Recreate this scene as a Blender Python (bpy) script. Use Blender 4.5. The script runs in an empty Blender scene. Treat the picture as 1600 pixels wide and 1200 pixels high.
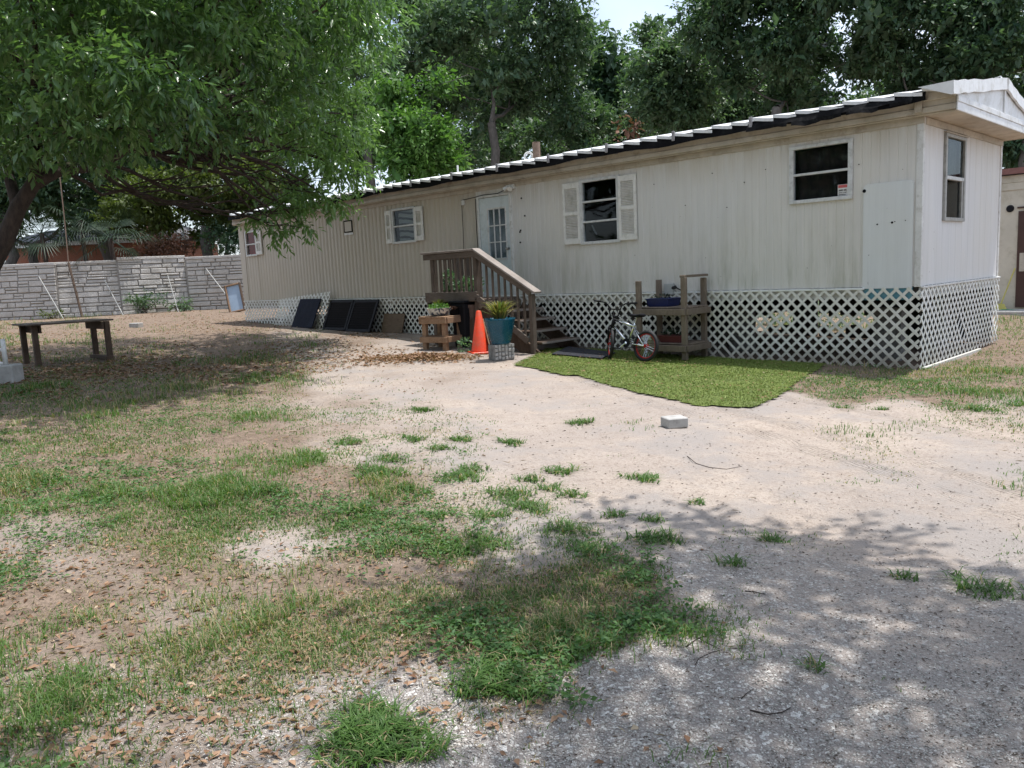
import bpy, math, random
import numpy as np
from mathutils import Vector
rng = np.random.default_rng(7); random.seed(7)
scene = bpy.context.scene
col = scene.collection

# ------------------------------------------------------------------ camera
FPX, PITCH, ROLL, YAW = 1255.05, .1363, -.0473, .7817
CAM = np.array([3.693, -11.551, 1.5305])
Fv = np.array([-math.sin(YAW)*math.cos(PITCH), math.cos(YAW)*math.cos(PITCH), -math.sin(PITCH)])
Rv0 = np.array([math.cos(YAW), math.sin(YAW), 0.0]); Uv0 = np.cross(Rv0, Fv)
Rv = Rv0*math.cos(ROLL)+Uv0*math.sin(ROLL); Uv = -Rv0*math.sin(ROLL)+Uv0*math.cos(ROLL)
cd = bpy.data.cameras.new('camera'); cam = bpy.data.objects.new('camera', cd); col.objects.link(cam)
from mathutils import Matrix
cam.matrix_world = Matrix([[Rv[0],Uv[0],-Fv[0],CAM[0]],[Rv[1],Uv[1],-Fv[1],CAM[1]],[Rv[2],Uv[2],-Fv[2],CAM[2]],[0,0,0,1]])
cd.sensor_width = 36; cd.lens = FPX/1600*36; cd.clip_end = 2000; cd.clip_start = .05
scene.camera = cam

# ------------------------------------------------------------------ light
SUN = np.array([.12, .22, .97]); SUN /= np.linalg.norm(SUN)
SUN_EL = math.asin(SUN[2]); SUN_AZ = math.atan2(SUN[0], SUN[1])
world = bpy.data.worlds.new('World'); scene.world = world; world.use_nodes = True
nt = world.node_tree; nt.nodes.clear()
wo = nt.nodes.new('ShaderNodeOutputWorld'); bg = nt.nodes.new('ShaderNodeBackground')
sky = nt.nodes.new('ShaderNodeTexSky'); sky.sky_type = 'NISHITA'; sky.sun_disc = False
sky.sun_elevation = SUN_EL; sky.sun_rotation = SUN_AZ; sky.air_density = 1.0; sky.dust_density = 2.0; sky.ozone_density = 1.0
# thin bright cloud over the whole sky
wtc = nt.nodes.new('ShaderNodeTexCoord'); wno = nt.nodes.new('ShaderNodeTexNoise'); wno.inputs['Scale'].default_value = 2.6
wno.inputs['Detail'].default_value = 6
wr = nt.nodes.new('ShaderNodeMapRange'); wr.inputs[1].default_value = .36; wr.inputs[2].default_value = .62
wr.inputs[3].default_value = .25; wr.inputs[4].default_value = .8
wm = nt.nodes.new('ShaderNodeMix'); wm.data_type = 'RGBA'; wm.inputs[7].default_value = (5.4, 6.0, 7.0, 1)
nt.links.new(wtc.outputs['Generated'], wno.inputs['Vector']); nt.links.new(wno.outputs[0], wr.inputs[0])
nt.links.new(wr.outputs[0], wm.inputs[0]); nt.links.new(sky.outputs[0], wm.inputs[6])
nt.links.new(wm.outputs[2], bg.inputs[0]); nt.links.new(bg.outputs[0], wo.inputs[0])
bg.inputs[1].default_value = .15
sl = bpy.data.lights.new('sun', 'SUN'); sl.energy = 3.8; sl.angle = math.radians(.53); sl.color = (1, .965, .92)
so = bpy.data.objects.new('sun', sl); col.objects.link(so)
so.rotation_euler = Vector(SUN).to_track_quat('Z', 'Y').to_euler(); so.location = (0, 0, 30)
scene.view_settings.view_transform = 'Standard'; scene.view_settings.look = 'None'
scene.view_settings.gamma = 1; scene.view_settings.exposure = 0.55
scene.cycles.max_bounces = 6; scene.cycles.diffuse_bounces = 4; scene.cycles.glossy_bounces = 3
scene.cycles.transparent_max_bounces = 8; scene.cycles.use_denoising = True
scene.cycles.caustics_reflective = False; scene.cycles.caustics_refractive = False

# ------------------------------------------------------------------ placement helpers
def at(u, v, d):
    return CAM + d*(Fv + Rv*(u-800)/FPX + Uv*(600-v)/FPX)
def on(u, v, ax, val):
    d = Fv + Rv*(u-800)/FPX + Uv*(600-v)/FPX
    return CAM + d*(val-CAM[ax])/d[ax]
def proj(P):
    d = np.asarray(P)-CAM; z = d@Fv
    zz = np.where(np.abs(z) < 1e-3, 1e-3, z)
    return 800+FPX*(d@Rv)/zz, 600-FPX*(d@Uv)/zz, z
def vhash(ix, iy, s):
    h = (ix*374761393 + iy*668265263 + s*974711) & 0xffffffff
    h = ((h ^ (h >> 13))*1274126177) & 0xffffffff
    return ((h ^ (h >> 16)) & 0xffff)/65535.0
def vnoise(x, y, sc, seed=0):
    x = np.asarray(x, float)*sc; y = np.asarray(y, float)*sc
    ix = np.floor(x).astype(np.int64); iy = np.floor(y).astype(np.int64)
    fx = x-ix; fy = y-iy; fx = fx*fx*(3-2*fx); fy = fy*fy*(3-2*fy)
    a = vhash(ix, iy, seed); b = vhash(ix+1, iy, seed); c = vhash(ix, iy+1, seed); d = vhash(ix+1, iy+1, seed)
    return a+(b-a)*fx+(c-a)*fy+(a-b-c+d)*fx*fy
def G0(x, y):
    s = np.clip((-np.asarray(x, float)-1.5)*1.2, -30, 29)
    return .0295*np.log1p(np.exp(s))/1.2 - .01
def ground_z(x, y):
    x = np.asarray(x, float); y = np.asarray(y, float)
    return (G0(x, y) + .05*(vnoise(x, y, .45, 1)-.5) + .025*(vnoise(x, y, 1.7, 2)-.5) + .016*(vnoise(x, y, 5.5, 3)-.5)
            + .007*(vnoise(x, y, 17, 4)-.5) - .022*np.clip((vnoise(x, y, 3.1, 9)-.74)*7, 0, 1))
def gpv(u, v):
    u = np.asarray(u, float); v = np.asarray(v, float)
    d = Fv[None]+Rv[None]*((u-800)/FPX)[:, None]+Uv[None]*((600-v)/FPX)[:, None]
    t = np.full(len(u), .5); done = np.zeros(len(u), bool); lo = t.copy()
    for _ in range(260):
        P = CAM+d*t[:, None]; hit = P[:, 2] < G0(P[:, 0], P[:, 1])
        done |= hit; lo = np.where(done, lo, t); t = np.where(done, t, t*1.022)
        if done.all(): break
    hi = t.copy()
    for _ in range(18):
        m = (lo+hi)/2; P = CAM+d*m[:, None]; b = P[:, 2] < G0(P[:, 0], P[:, 1])
        hi = np.where(b, m, hi); lo = np.where(b, lo, m)
    P = CAM+d*hi[:, None]; ok = done & (hi < 60)
    P[:, 2] = ground_z(P[:, 0], P[:, 1])
    return P, ok
def gp(u, v):
    P, ok = gpv(np.array([u]), np.array([v])); return P[0]

# ------------------------------------------------------------------ object helpers
def tag(o, label=None, cat=None, group=None, kind=None):
    if label: o['label'] = label
    if cat: o['category'] = cat
    if group: o['group'] = group
    if kind: o['kind'] = kind
    return o
def wloc(o):
    p = Vector((0, 0, 0))
    while o is not None: p = p+o.location; o = o.parent
    return np.array(p)
def thing(name, loc, label, cat, group=None):
    o = bpy.data.objects.new(name, None); col.objects.link(o); o.location = tuple(float(c) for c in loc); o.empty_display_size = .1
    return tag(o, label, cat, group)
def mesh_np(name, V, tris=None, quads=None, mat=None, parent=None, smooth=False, tint=None, origin=None):
    """one mesh object from world-space vertices"""
    V = np.asarray(V, float)
    base = wloc(parent) if parent is not None else (np.zeros(3) if origin is None else np.asarray(origin, float))
    me = bpy.data.meshes.new(name)
    nt_ = 0 if tris is None else len(tris); nq = 0 if quads is None else len(quads)
    me.vertices.add(len(V)); me.vertices.foreach_set('co', (V-base).astype(np.float32).ravel())
    idx = np.concatenate([np.asarray(a).ravel() for a, n in ((tris, nt_), (quads, nq)) if n]).astype(np.int32)
    me.loops.add(len(idx)); me.loops.foreach_set('vertex_index', idx)
    tot = np.concatenate([np.full(nt_, 3), np.full(nq, 4)]).astype(np.int32)
    st = np.concatenate([[0], np.cumsum(tot)[:-1]]).astype(np.int32)
    me.polygons.add(len(tot)); me.polygons.foreach_set('loop_start', st)
    me.polygons.foreach_set('loop_total', tot)
    if smooth: me.polygons.foreach_set('use_smooth', np.ones(len(tot), bool))
    me.update(calc_edges=True)
    if tint is not None:
        a = me.attributes.new('tint', 'FLOAT', 'POINT'); a.data.foreach_set('value', np.asarray(tint, np.float32))
    o = bpy.data.objects.new(name, me); col.objects.link(o)
    if mat is not None: me.materials.append(mat)
    if parent is not None: o.parent = parent
    else: o.location = tuple(base)
    return o
class MB:
    def __init__(s): s.v = []; s.f = []
    def add(s, V, F):
        n = len(s.v); s.v += [tuple(map(float, p)) for p in V]; s.f += [tuple(i+n for i in f) for f in F]
        return s
    def box(s, lo, hi):
        x0, y0, z0 = lo; x1, y1, z1 = hi
        return s.add([(x0,y0,z0),(x1,y0,z0),(x1,y1,z0),(x0,y1,z0),(x0,y0,z1),(x1,y0,z1),(x1,y1,z1),(x0,y1,z1)],
                     [(0,3,2,1),(4,5,6,7),(0,1,5,4),(1,2,6,5),(2,3,7,6),(3,0,4,7)])
    def obox(s, c, ax, ay, az, sx, sy, sz):
        c = np.asarray(c, float); ax, ay, az = (np.asarray(a, float)/np.linalg.norm(a) for a in (ax, ay, az))
        P = [c+ax*sx*i/2+ay*sy*j/2+az*sz*k/2 for k in (-1,1) for i, j in ((-1,-1),(1,-1),(1,1),(-1,1))]
        return s.add(P, [(0,3,2,1),(4,5,6,7),(0,1,5,4),(1,2,6,5),(2,3,7,6),(3,0,4,7)])
    def beam(s, p, q, w, h, up=(0,0,1)):
        p = np.asarray(p, float); q = np.asarray(q, float); a = q-p; L = np.linalg.norm(a); a /= L
        up = np.asarray(up, float); r = np.cross(a, up)
        if np.linalg.norm(r) < 1e-4: r = np.cross(a, (1,0,0)) if abs(a[0]) < .9 else np.cross(a, (0,1,0))
        r /= np.linalg.norm(r); u = np.cross(r, a)
        return s.obox((p+q)/2, a, r, u, L, w, h)
    def tube(s, pts, rad, n=8, cap=True):
        pts = [np.asarray(p, float) for p in pts]
        if np.isscalar(rad): rad = [rad]*len(pts)
        V = []; F = []; prev = None
        for i, p in enumerate(pts):
            t = pts[min(i+1, len(pts)-1)]-pts[max(i-1, 0)]; t = t/(np.linalg.norm(t)+1e-9)
            if prev is None:
                r = np.cross(t, (0,0,1))
                if np.linalg.norm(r) < .1: r = np.cross(t, (1,0,0))
            else: r = prev-t*(prev@t)
            r /= np.linalg.norm(r)+1e-9; prev = r; u = np.cross(t, r)
            for k in range(n):
                a = 2*math.pi*k/n; V.append(p+(r*math.cos(a)+u*math.sin(a))*rad[i])
        for i in range(len(pts)-1):
            for k in range(n):
                F.append((i*n+k, i*n+(k+1) % n, (i+1)*n+(k+1) % n, (i+1)*n+k))
        if cap: F.append(tuple(range(n))[::-1]); F.append(tuple((len(pts)-1)*n+k for k in range(n)))
        return s.add(V, F)
    def lathe(s, c, prof, n=20, closed=False):
        c = np.asarray(c, float); V = []; F = []
        for r, z in prof:
            for k in range(n):
                a = 2*math.pi*k/n; V.append(c+np.array([r*math.cos(a), r*math.sin(a), z]))
        for i in range(len(prof)-1):
            for k in range(n):
                F.append((i*n+k, i*n+(k+1) % n, (i+1)*n+(k+1) % n, (i+1)*n+k))
        F.append(tuple(range(n))[::-1]); F.append(tuple((len(prof)-1)*n+k for k in range(n)))
        return s.add(V, F)
    def torus(s, c, ax, R, r, n=36, m=8):
        c = np.asarray(c, float); ax = np.asarray(ax, float); ax /= np.linalg.norm(ax)
        e = np.cross(ax, (0,0,1)); e /= np.linalg.norm(e); g = np.cross(ax, e); V = []; F = []
        for i in range(n):
            a = 2*math.pi*i/n; d = e*math.cos(a)+g*math.sin(a)
            for k in range(m):
                b = 2*math.pi*k/m; V.append(c+d*(R+r*math.cos(b))+ax*r*math.sin(b))
        for i in range(n):
            for k in range(m): F.append((i*m+k, ((i+1) % n)*m+k, ((i+1) % n)*m+(k+1) % m, i*m+(k+1) % m))
        return s.add(V, F)
    def build(s, name, mat, parent=None, smooth=False, bevel=0, origin=None):
        base = wloc(parent) if parent is not None else (np.zeros(3) if origin is None else np.asarray(origin, float))
        me = bpy.data.meshes.new(name)
        me.from_pydata([tuple(np.asarray(p)-base) for p in s.v], [], s.f); me.update()
        if smooth: me.polygons.foreach_set('use_smooth', np.ones(len(me.polygons), bool))
        me.materials.append(mat)
        o = bpy.data.objects.new(name, me); col.objects.link(o)
        if parent is not None: o.parent = parent
        else: o.location = tuple(base)
        if bevel:
            b = o.modifiers.new('bevel', 'BEVEL'); b.width = bevel; b.segments = 1; b.limit_method = 'ANGLE'
        return o
def B(name, lo, hi, mat, parent=None, bevel=0.004):
    return MB().box(lo, hi).build(name, mat, parent, bevel=bevel)

# ------------------------------------------------------------------ materials
def srgb(r, g, b):
    f = lambda c: (c/255/12.92) if c/255 <= .04045 else ((c/255+.055)/1.055)**2.4
    return (f(r), f(g), f(b), 1)
class NT:
    def __init__(s, name):
        s.m = bpy.data.materials.new(name); s.m.use_nodes = True; s.t = s.m.node_tree; s.t.nodes.clear()
        s.out = s.n('ShaderNodeOutputMaterial'); s.p = s.n('ShaderNodeBsdfPrincipled'); s.l(s.p.outputs[0], s.out.inputs[0])
        s.tc = s.n('ShaderNodeTexCoord')
    def n(s, t): return s.t.nodes.new(t)
    def l(s, a, b): s.t.links.new(a, b)
    def noise(s, scale, detail=4, rough=.6, stretch=None, off=None):
        x = s.n('ShaderNodeTexNoise'); x.inputs['Scale'].default_value = scale; x.inputs['Detail'].default_value = detail
        x.inputs['Roughness'].default_value = rough
        mp = s.n('ShaderNodeMapping'); s.l(s.tc.outputs['Object'], mp.inputs[0])
        if stretch: mp.inputs['Scale'].default_value = stretch
        if off: mp.inputs['Location'].default_value = off
        s.l(mp.outputs[0], x.inputs['Vector']); return x.outputs[0]
    def rng(s, v, a, b, c=0, d=1):
        r = s.n('ShaderNodeMapRange'); s.l(v, r.inputs[0])
        for i, k in enumerate((a, b, c, d)): r.inputs[i+1].default_value = k
        return r.outputs[0]
    def mix(s, f, a, b, mode='MIX'):
        m = s.n('ShaderNodeMix'); m.data_type = 'RGBA'; m.blend_type = mode
        for k, v in ((0, f), (6, a), (7, b)):
            if hasattr(v, 'is_linked'): s.l(v, m.inputs[k])
            else: m.inputs[k].default_value = v
        return m.outputs[2]
    def math(s, op, a, b):
        m = s.n('ShaderNodeMath'); m.operation = op
        for k, v in ((0, a), (1, b)):
            if hasattr(v, 'is_linked'): s.l(v, m.inputs[k])
            else: m.inputs[k].default_value = v
        return m.outputs[0]
    def attr(s, name, out=2):
        a = s.n('ShaderNodeAttribute'); a.attribute_name = name; return a.outputs[out]
    def bump(s, h, strength=.3, dist=.01):
        b = s.n('ShaderNodeBump'); b.inputs['Strength'].default_value = strength; b.inputs['Distance'].default_value = dist
        s.l(h, b.inputs['Height']); s.l(b.outputs[0], s.p.inputs['Normal'])
    def set(s, color=None, rough=None, metal=None, spec=None):
        for k, v in (('Base Color', color), ('Roughness', rough), ('Metallic', metal), ('Specular IOR Level', spec)):
            if v is None: continue
            if hasattr(v, 'is_linked'): s.l(v, s.p.inputs[k])
            else: s.p.inputs[k].default_value = v
        return s.m
def C4(r, g, b): return (r, g, b, 1)
def simple(name, c, rough=.6, var=.25, scale=6, metal=0, bump=.15, dirt=None, bscale=60, spec=.4):
    t = NT(name); n = t.noise(scale, 5); n2 = t.noise(scale*7, 3)
    lo = C4(*[k*(1-var) for k in c]); hi = C4(*[min(1, k*(1+var*.6)) for k in c])
    k = t.mix(t.rng(n, .3, .7), lo, hi)
    k = t.mix(t.rng(n2, .35, .75, 0, .35), k, lo)
    if dirt: k = t.mix(t.rng(t.noise(scale*1.7, 6, .7, off=(3,1,2)), .5, .72, 0, .8), k, C4(*dirt))
    t.set(k, t.rng(n2, .3, .7, max(.05, rough-.1), min(1, rough+.1)), metal, spec)
    if bump: t.bump(t.noise(bscale, 4), bump, .004)
    return t.m
def wood(name, c, c2, axis=(1,1,14), rough=.8):
    t = NT(name); g = t.noise(9, 6, .65, stretch=axis); b = t.noise(3, 4)
    f = t.noise(40, 4, .6, stretch=axis)
    k = t.mix(t.rng(g, .32, .68), C4(*c), C4(*c2)); k = t.mix(t.rng(b, .45, .75, 0, .6), k, C4(*[x*.55 for x in c]))
    k = t.mix(t.rng(f, .45, .7, 0, .45), k, C4(*[x*.5 for x in c]))
    t.set(k, rough, 0, .25); t.bump(f, .5, .004); return t.m
# siding paint: vertical streaks, algae, rust specks
def siding_mat(name, c, algae, streak):
    t = NT(name)
    st = t.noise(1.0, 5, .6, stretch=(9, 9, .35)); big = t.noise(.55, 4, .6); fine = t.noise(1, 4, .7, stretch=(38, 38, 1.2))
    sep = t.n('ShaderNodeSeparateXYZ'); t.l(t.tc.outputs['Object'], sep.inputs[0])
    k = t.mix(t.rng(st, .35, .7, 0, .6), C4(*c), C4(*[x*.86 for x in c]))
    k = t.mix(t.rng(big, .35, .65, 0, .5), k, C4(c[0]*.96, c[1]*.92, c[2]*.82))
    k = t.mix(t.rng(fine, .5, .75, 0, .25), k, C4(*[x*.72 for x in c]))
    low = t.rng(sep.outputs[2], 2.5, 1.15, 0, 1)          # algae grows from the splash zone up
    a = t.math('MULTIPLY', low, t.rng(t.noise(1, 5, .7, stretch=(3.2, 3.2, .5), off=(4,0,0)), .46, .66))
    k = t.mix(t.math('MULTIPLY', a, algae), k, C4(.17, .19, .09))
    top = t.rng(sep.outputs[2], 2.75, 3.3, 0, .55)
    k = t.mix(t.math('MULTIPLY', top, t.rng(t.noise(1, 4, .7, stretch=(7, 7, .5), off=(1,2,0)), .35, .7)), k, C4(.40, .33, .22))
    sp = t.rng(t.noise(26, 1, .4), .80, .82)
    k = t.mix(t.math('MULTIPLY', sp, .85), k, C4(.05, .035, .02))
    t.set(k, .55, 0, .35); t.bump(t.noise(30, 4), .06, .01); return t.m
M = {}
M['side_r'] = siding_mat('siding paint', (.67, .66, .635), .4, .5)
M['side_l'] = siding_mat('siding paint tree shade', (.53, .485, .415), .12, .5)  # same paint, darker and warmer: the tree's shade is put into the colour
M['side_e'] = siding_mat('siding end wall', (.70, .70, .70), .08, .4)
M['patch'] = siding_mat('patch panel paint', (.69, .72, .73), .10, .3)
M['trim'] = simple('tan trim', (.50, .45, .37), .6, .2, 3, dirt=(.27, .22, .16))
M['trimw'] = simple('white trim', (.68, .68, .66), .5, .15, 5, dirt=(.35, .33, .28))
M['fasciaw'] = simple('white fascia metal', (.76, .77, .77), .45, .12, 3, dirt=(.45, .43, .36))
M['soffit'] = simple('soffit panel', (.58, .50, .40), .65, .2, 2.5, dirt=(.36, .27, .17))
M['alu'] = simple('window aluminium', (.62, .63, .62), .45, .15, 8, dirt=(.35, .35, .33))
M['alud'] = simple('grey aluminium', (.38, .38, .36), .5, .2, 9, dirt=(.2, .2, .18))
M['shutter'] = simple('shutter plastic', (.74, .73, .69), .5, .12, 5, dirt=(.45, .45, .38))
M['roofw'] = simple('white roof panel', (.78, .79, .80), .4, .08, 2, dirt=(.5, .49, .46))
M['black'] = simple('black roof membrane', (.009, .009, .010), .9, .4, 4, dirt=(.02, .02, .02), spec=.08)
M['stub'] = simple('grey galvanised bracket', (.36, .35, .36), .5, .3, 12, dirt=(.12, .1, .1))
M['door'] = simple('door paint', (.62, .68, .69), .45, .10, 2.5, dirt=(.42, .47, .45))
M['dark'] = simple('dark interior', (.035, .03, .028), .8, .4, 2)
M['under'] = simple('dark underfloor', (.05, .045, .04), .9, .4, 2)
M['latt'] = simple('lattice vinyl', (.76, .75, .71), .55, .14, 1.6, dirt=(.50, .50, .40))
def latt_mat(name, c, mud):
    t = NT(name); n = t.noise(1.7, 5, .65); f = t.noise(24, 4, .7); sp = t.n('ShaderNodeSeparateXYZ'); t.l(t.tc.outputs['Object'], sp.inputs[0])
    k = t.mix(t.rng(n, .35, .7, 0, .55), C4(*c), C4(c[0]*.72, c[1]*.74, c[2]*.62)); k = t.mix(t.rng(f, .5, .7, 0, .35), k, C4(c[0]*.6, c[1]*.6, c[2]*.5))
    splash = t.math('ADD', t.rng(sp.outputs[2], .40, .02, 0, 1), t.math('MULTIPLY', t.math('SUBTRACT', t.noise(5, 5, .7), .5), 1.6))
    k = t.mix(t.math('MULTIPLY', t.rng(splash, .3, 1.0, 0, 1), mud), k, C4(.28, .23, .17)); return t.set(k, .6, 0, .3)
M['latt'] = latt_mat('lattice vinyl soiled', (.76, .75, .71), .7)
M['lattw'] = simple('lattice vinyl white', (.82, .83, .82), .5, .1, 2, dirt=(.6, .6, .54))
M['lattw'] = latt_mat('lattice vinyl white soiled', (.82, .83, .82), .45)
M['blue'] = simple('light blue board', (.13, .34, .42), .6, .2, 5, dirt=(.3, .36, .36))
M['steel'] = simple('galvanised steel', (.5, .5, .5), .35, .2, 10, metal=.9)
M['chrome'] = simple('chromed frame', (.82, .83, .85), .14, .05, 10, metal=1, bump=0)
M['rubber'] = simple('black rubber', (.018, .018, .02), .7, .3, 20)
M['redrim'] = simple('red rim', (.42, .015, .012), .3, .2, 20, bump=0)
M['blackp'] = simple('black plastic', (.012, .012, .015), .7, .3, 8, spec=.2)
M['navy'] = simple('dark navy panel', (.008, .011, .024), .75, .4, 5, dirt=(.016, .017, .022), spec=.15)
M['wood_z'] = wood('weathered wood upright', (.11, .082, .062), (.19, .155, .13), (11, 11, 1))
M['wood_x'] = wood('weathered wood long', (.115, .09, .07), (.20, .165, .14), (1, 11, 11))
M['wood_grey'] = wood('grey weathered cap', (.25, .215, .19), (.38, .34, .31), (1, 11, 11))
M['wood_brn'] = wood('brown table wood', (.26, .15, .085), (.42, .29, .19), (3, 3, 9))
M['wood_old'] = wood('dark old wood', (.075, .05, .035), (.16, .115, .085), (9, 9, 1))
M['wood_stand'] = wood('stand lumber', (.16, .125, .095), (.26, .21, .165), (9, 9, 1))
M['plywood'] = wood('brown board', (.12, .08, .05), (.2, .14, .09), (1, 1, 6))
M['cone'] = simple('traffic cone plastic', (.74, .065, .02), .5, .2, 5, dirt=(.42, .12, .07))
M['teal'] = simple('blue glazed pot', (.004, .075, .125), .25, .2, 6, dirt=(.012, .09, .12))
M['conc'] = simple('concrete', (.44, .43, .41), .9, .2, 8, bump=.5, dirt=(.27, .26, .24))
M['concd'] = simple('weathered concrete', (.27, .265, .255), .9, .35, 12, bump=.6, dirt=(.09, .09, .09))
M['enamel'] = None
M['bluep'] = simple('blue plastic tub', (.012, .022, .10), .4, .3, 6)
M['redp'] = simple('dark red plastic', (.13, .035, .035), .5, .3, 6)
M['brass'] = simple('brushed knob', (.45, .43, .4), .3, .1, 8, metal=1)
M['pvc'] = simple('white pvc', (.75, .75, .73), .4, .1, 8, dirt=(.5, .48, .42))
M['stone'] = None
M['shedw'] = simple('shed wall paint', (.60, .55, .45), .7, .15, 1.5, dirt=(.34, .30, .20))
M['shedr'] = simple('shed roof edge', (.22, .10, .085), .7, .2, 4)
M['doorbrn'] = simple('dark brown door', (.07, .035, .028), .5, .3, 3)
M['yellowp'] = simple('yellow broom', (.62, .56, .16), .6, .2, 8)
M['hose'] = simple('green hose', (.02, .22, .08), .4, .2, 8)
M['red_cloth'] = simple('red curtain', (.62, .03, .03), .8, .4, 7)
M['wire'] = simple('black cable', (.01, .01, .01), .5, .2, 8)
M['pipe'] = simple('brown vent pipe', (.22, .15, .11), .6, .3, 10, dirt=(.12, .08, .06))
M['skyblue'] = simple('blue grey screen', (.34, .44, .56), .25, .12, 3)
M['boxgrey'] = simple('grey meter box', (.42, .44, .42), .5, .12, 6)
M['terra'] = simple('brown clay pot', (.15, .10, .08), .8, .25, 8)
M['mat'] = simple('dark doormat', (.022, .024, .032), .95, .4, 20, bump=.6)
# enamel bowl: white with dark mottling
t = NT('mottled enamel'); n = t.noise(18, 3, .6)
M['enamel'] = t.set(t.mix(t.rng(n, .5, .56), C4(.62, .63, .58), C4(.05, .07, .12)), .3)
# stone-look fence panel
t = NT('cast stone panel'); n = t.noise(3.2, 6, .7); n2 = t.noise(22, 5, .7)
k = t.mix(t.rng(n, .3, .7), C4(.48, .455, .42), C4(.60, .575, .54)); k = t.mix(t.rng(n2, .45, .7, 0, .5), k, C4(.42, .395, .36)); k = t.mix(t.rng(t.noise(.9, 5, .7, off=(3,3,3)), .48, .66, 0, .55), k, C4(.30, .28, .235))
M['stone'] = t.set(k, .9); t.bump(n2, .9, .03)
M['joint'] = simple('fence joint', (.30, .28, .255), .95, .3, 4)
# window glass
def glass(name, refl=.10, tintc=(.72, .76, .78)):
    t = NT(name); t.t.nodes.remove(t.p)
    tr = t.n('ShaderNodeBsdfTransparent'); tr.inputs[0].default_value = C4(*tintc)
    gl = t.n('ShaderNodeBsdfGlossy'); gl.inputs['Roughness'].default_value = .03; gl.inputs['Color'].default_value = C4(.5, .53, .55)
    fr = t.n('ShaderNodeFresnel'); fr.inputs['IOR'].default_value = 1.5
    ge = t.n('ShaderNodeNewGeometry'); mx = t.n('ShaderNodeMixShader'); t.l(t.math('MULTIPLY', t.math('ADD', fr.outputs[0], refl*.05), t.math('SUBTRACT', 1.0, ge.outputs['Backfacing'])), mx.inputs[0])
    t.l(tr.outputs[0], mx.inputs[1]); t.l(gl.outputs[0], mx.inputs[2]); t.l(mx.outputs[0], t.out.inputs[0]); return t.m
M['glass'] = glass('window glass')
# curtain with dark waves
t = NT('wavy curtain'); w = t.n('ShaderNodeTexWave'); w.wave_type = 'BANDS'; w.bands_direction = 'Z'
w.inputs['Scale'].default_value = 2.3; w.inputs['Distortion'].default_value = 5; w.inputs['Detail'].default_value = 2; w.inputs['Detail Scale'].default_value = .8
t.l(t.tc.outputs['Object'], w.inputs['Vector'])
M['curtain'] = t.set(t.mix(t.rng(w.outputs[1], .15, .4), C4(.03, .03, .035), C4(.62, .60, .56)), .8)
t = NT('white mini blind'); n = t.noise(4, 3)
M['blind'] = t.set(t.mix(t.rng(n, .3, .7), C4(.45, .47, .48), C4(.66, .68, .69)), .6)
# foliage
def leaf_mat(name, c1, c2, trans=.35, rough=.42, spec=.45, c3=None):
    t = NT(name); a = t.attr('tint')
    k = t.mix(a, C4(*c1), C4(*c2))
    if c3: k = t.mix(t.rng(a, .93, .97), k, C4(*c3))
    t.set(k, rough, 0, spec)
    tl = t.n('ShaderNodeBsdfTranslucent'); t.l(t.mix(1.0, k, C4(1.2, 1.35, .6), 'MULTIPLY'), tl.inputs[0])
    mx = t.n('ShaderNodeMixShader'); mx.inputs[0].default_value = trans
    t.l(t.p.outputs[0], mx.inputs[1]); t.l(tl.outputs[0], mx.inputs[2]); t.l(mx.outputs[0], t.out.inputs[0]); return t.m
M['leaf_big'] = leaf_mat('glossy yard tree leaf', (.036, .092, .038), (.17, .285, .10), .40, .28, .6)
M['leaf_bright'] = leaf_mat('bright young leaf', (.055, .135, .03), (.13, .24, .06), .4, .45, .4)
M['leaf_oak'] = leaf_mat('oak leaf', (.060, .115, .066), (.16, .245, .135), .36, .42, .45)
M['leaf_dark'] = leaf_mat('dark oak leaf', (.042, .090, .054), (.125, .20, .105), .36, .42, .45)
M['leaf_rust'] = leaf_mat('rusty dead leaf', (.13, .065, .045), (.25, .14, .10), .2, .7, .2)
M['leaf_yel'] = leaf_mat('olive leaf', (.06, .085, .02), (.12, .16, .045), .4, .5, .35)
M['palm'] = leaf_mat('palm frond', (.012, .028, .016), (.035, .06, .03), .1, .5, .3)
M['grass'] = leaf_mat('lawn grass', (.055, .125, .026), (.135, .225, .06), .35, .5, .3, (.36, .29, .17))
M['weed'] = leaf_mat('weed leaf', (.055, .13, .042), (.12, .22, .07), .35, .5, .3)
M['bush'] = leaf_mat('succulent leaf', (.05, .12, .06), (.16, .28, .16), .3, .45, .4)
M['spike'] = leaf_mat('spiky plant blade', (.08, .13, .03), (.30, .24, .09), .3, .5, .3)
M['litter'] = leaf_mat('fallen leaf', (.16, .085, .05), (.40, .26, .17), .12, .8, .15, (.44, .35, .25))
t = NT('bark'); n = t.noise(14, 6, .7, stretch=(1, 1, .35)); k = t.mix(t.rng(n, .3, .7), C4(.02, .014, .011), C4(.075, .052, .04))
M['bark'] = t.set(k, .9); t.bump(n, .9, .03)
t = NT('grey bark'); n = t.noise(9, 6, .7, stretch=(1, 1, .35)); k = t.mix(t.rng(n, .3, .7), C4(.05, .045, .04), C4(.15, .135, .12))
M['barkg'] = t.set(k, .9); t.bump(n, .9, .03)
t = NT('turf pile'); n = t.noise(40, 4, .7); b = t.noise(2.2, 4)
k = t.mix(t.rng(n, .3, .7), C4(.08, .115, .012), C4(.135, .18, .026)); k = t.mix(t.rng(b, .4, .7, 0, .5), k, C4(.085, .11, .024))
M['turf'] = t.set(k, .8); t.bump(n, 1, .02)
a = NT('turf blade'); k = a.mix(a.attr('tint'), C4(.085, .14, .012), C4(.215, .27, .062)); M['turfb'] = a.set(k, .5, 0, .3)
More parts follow.
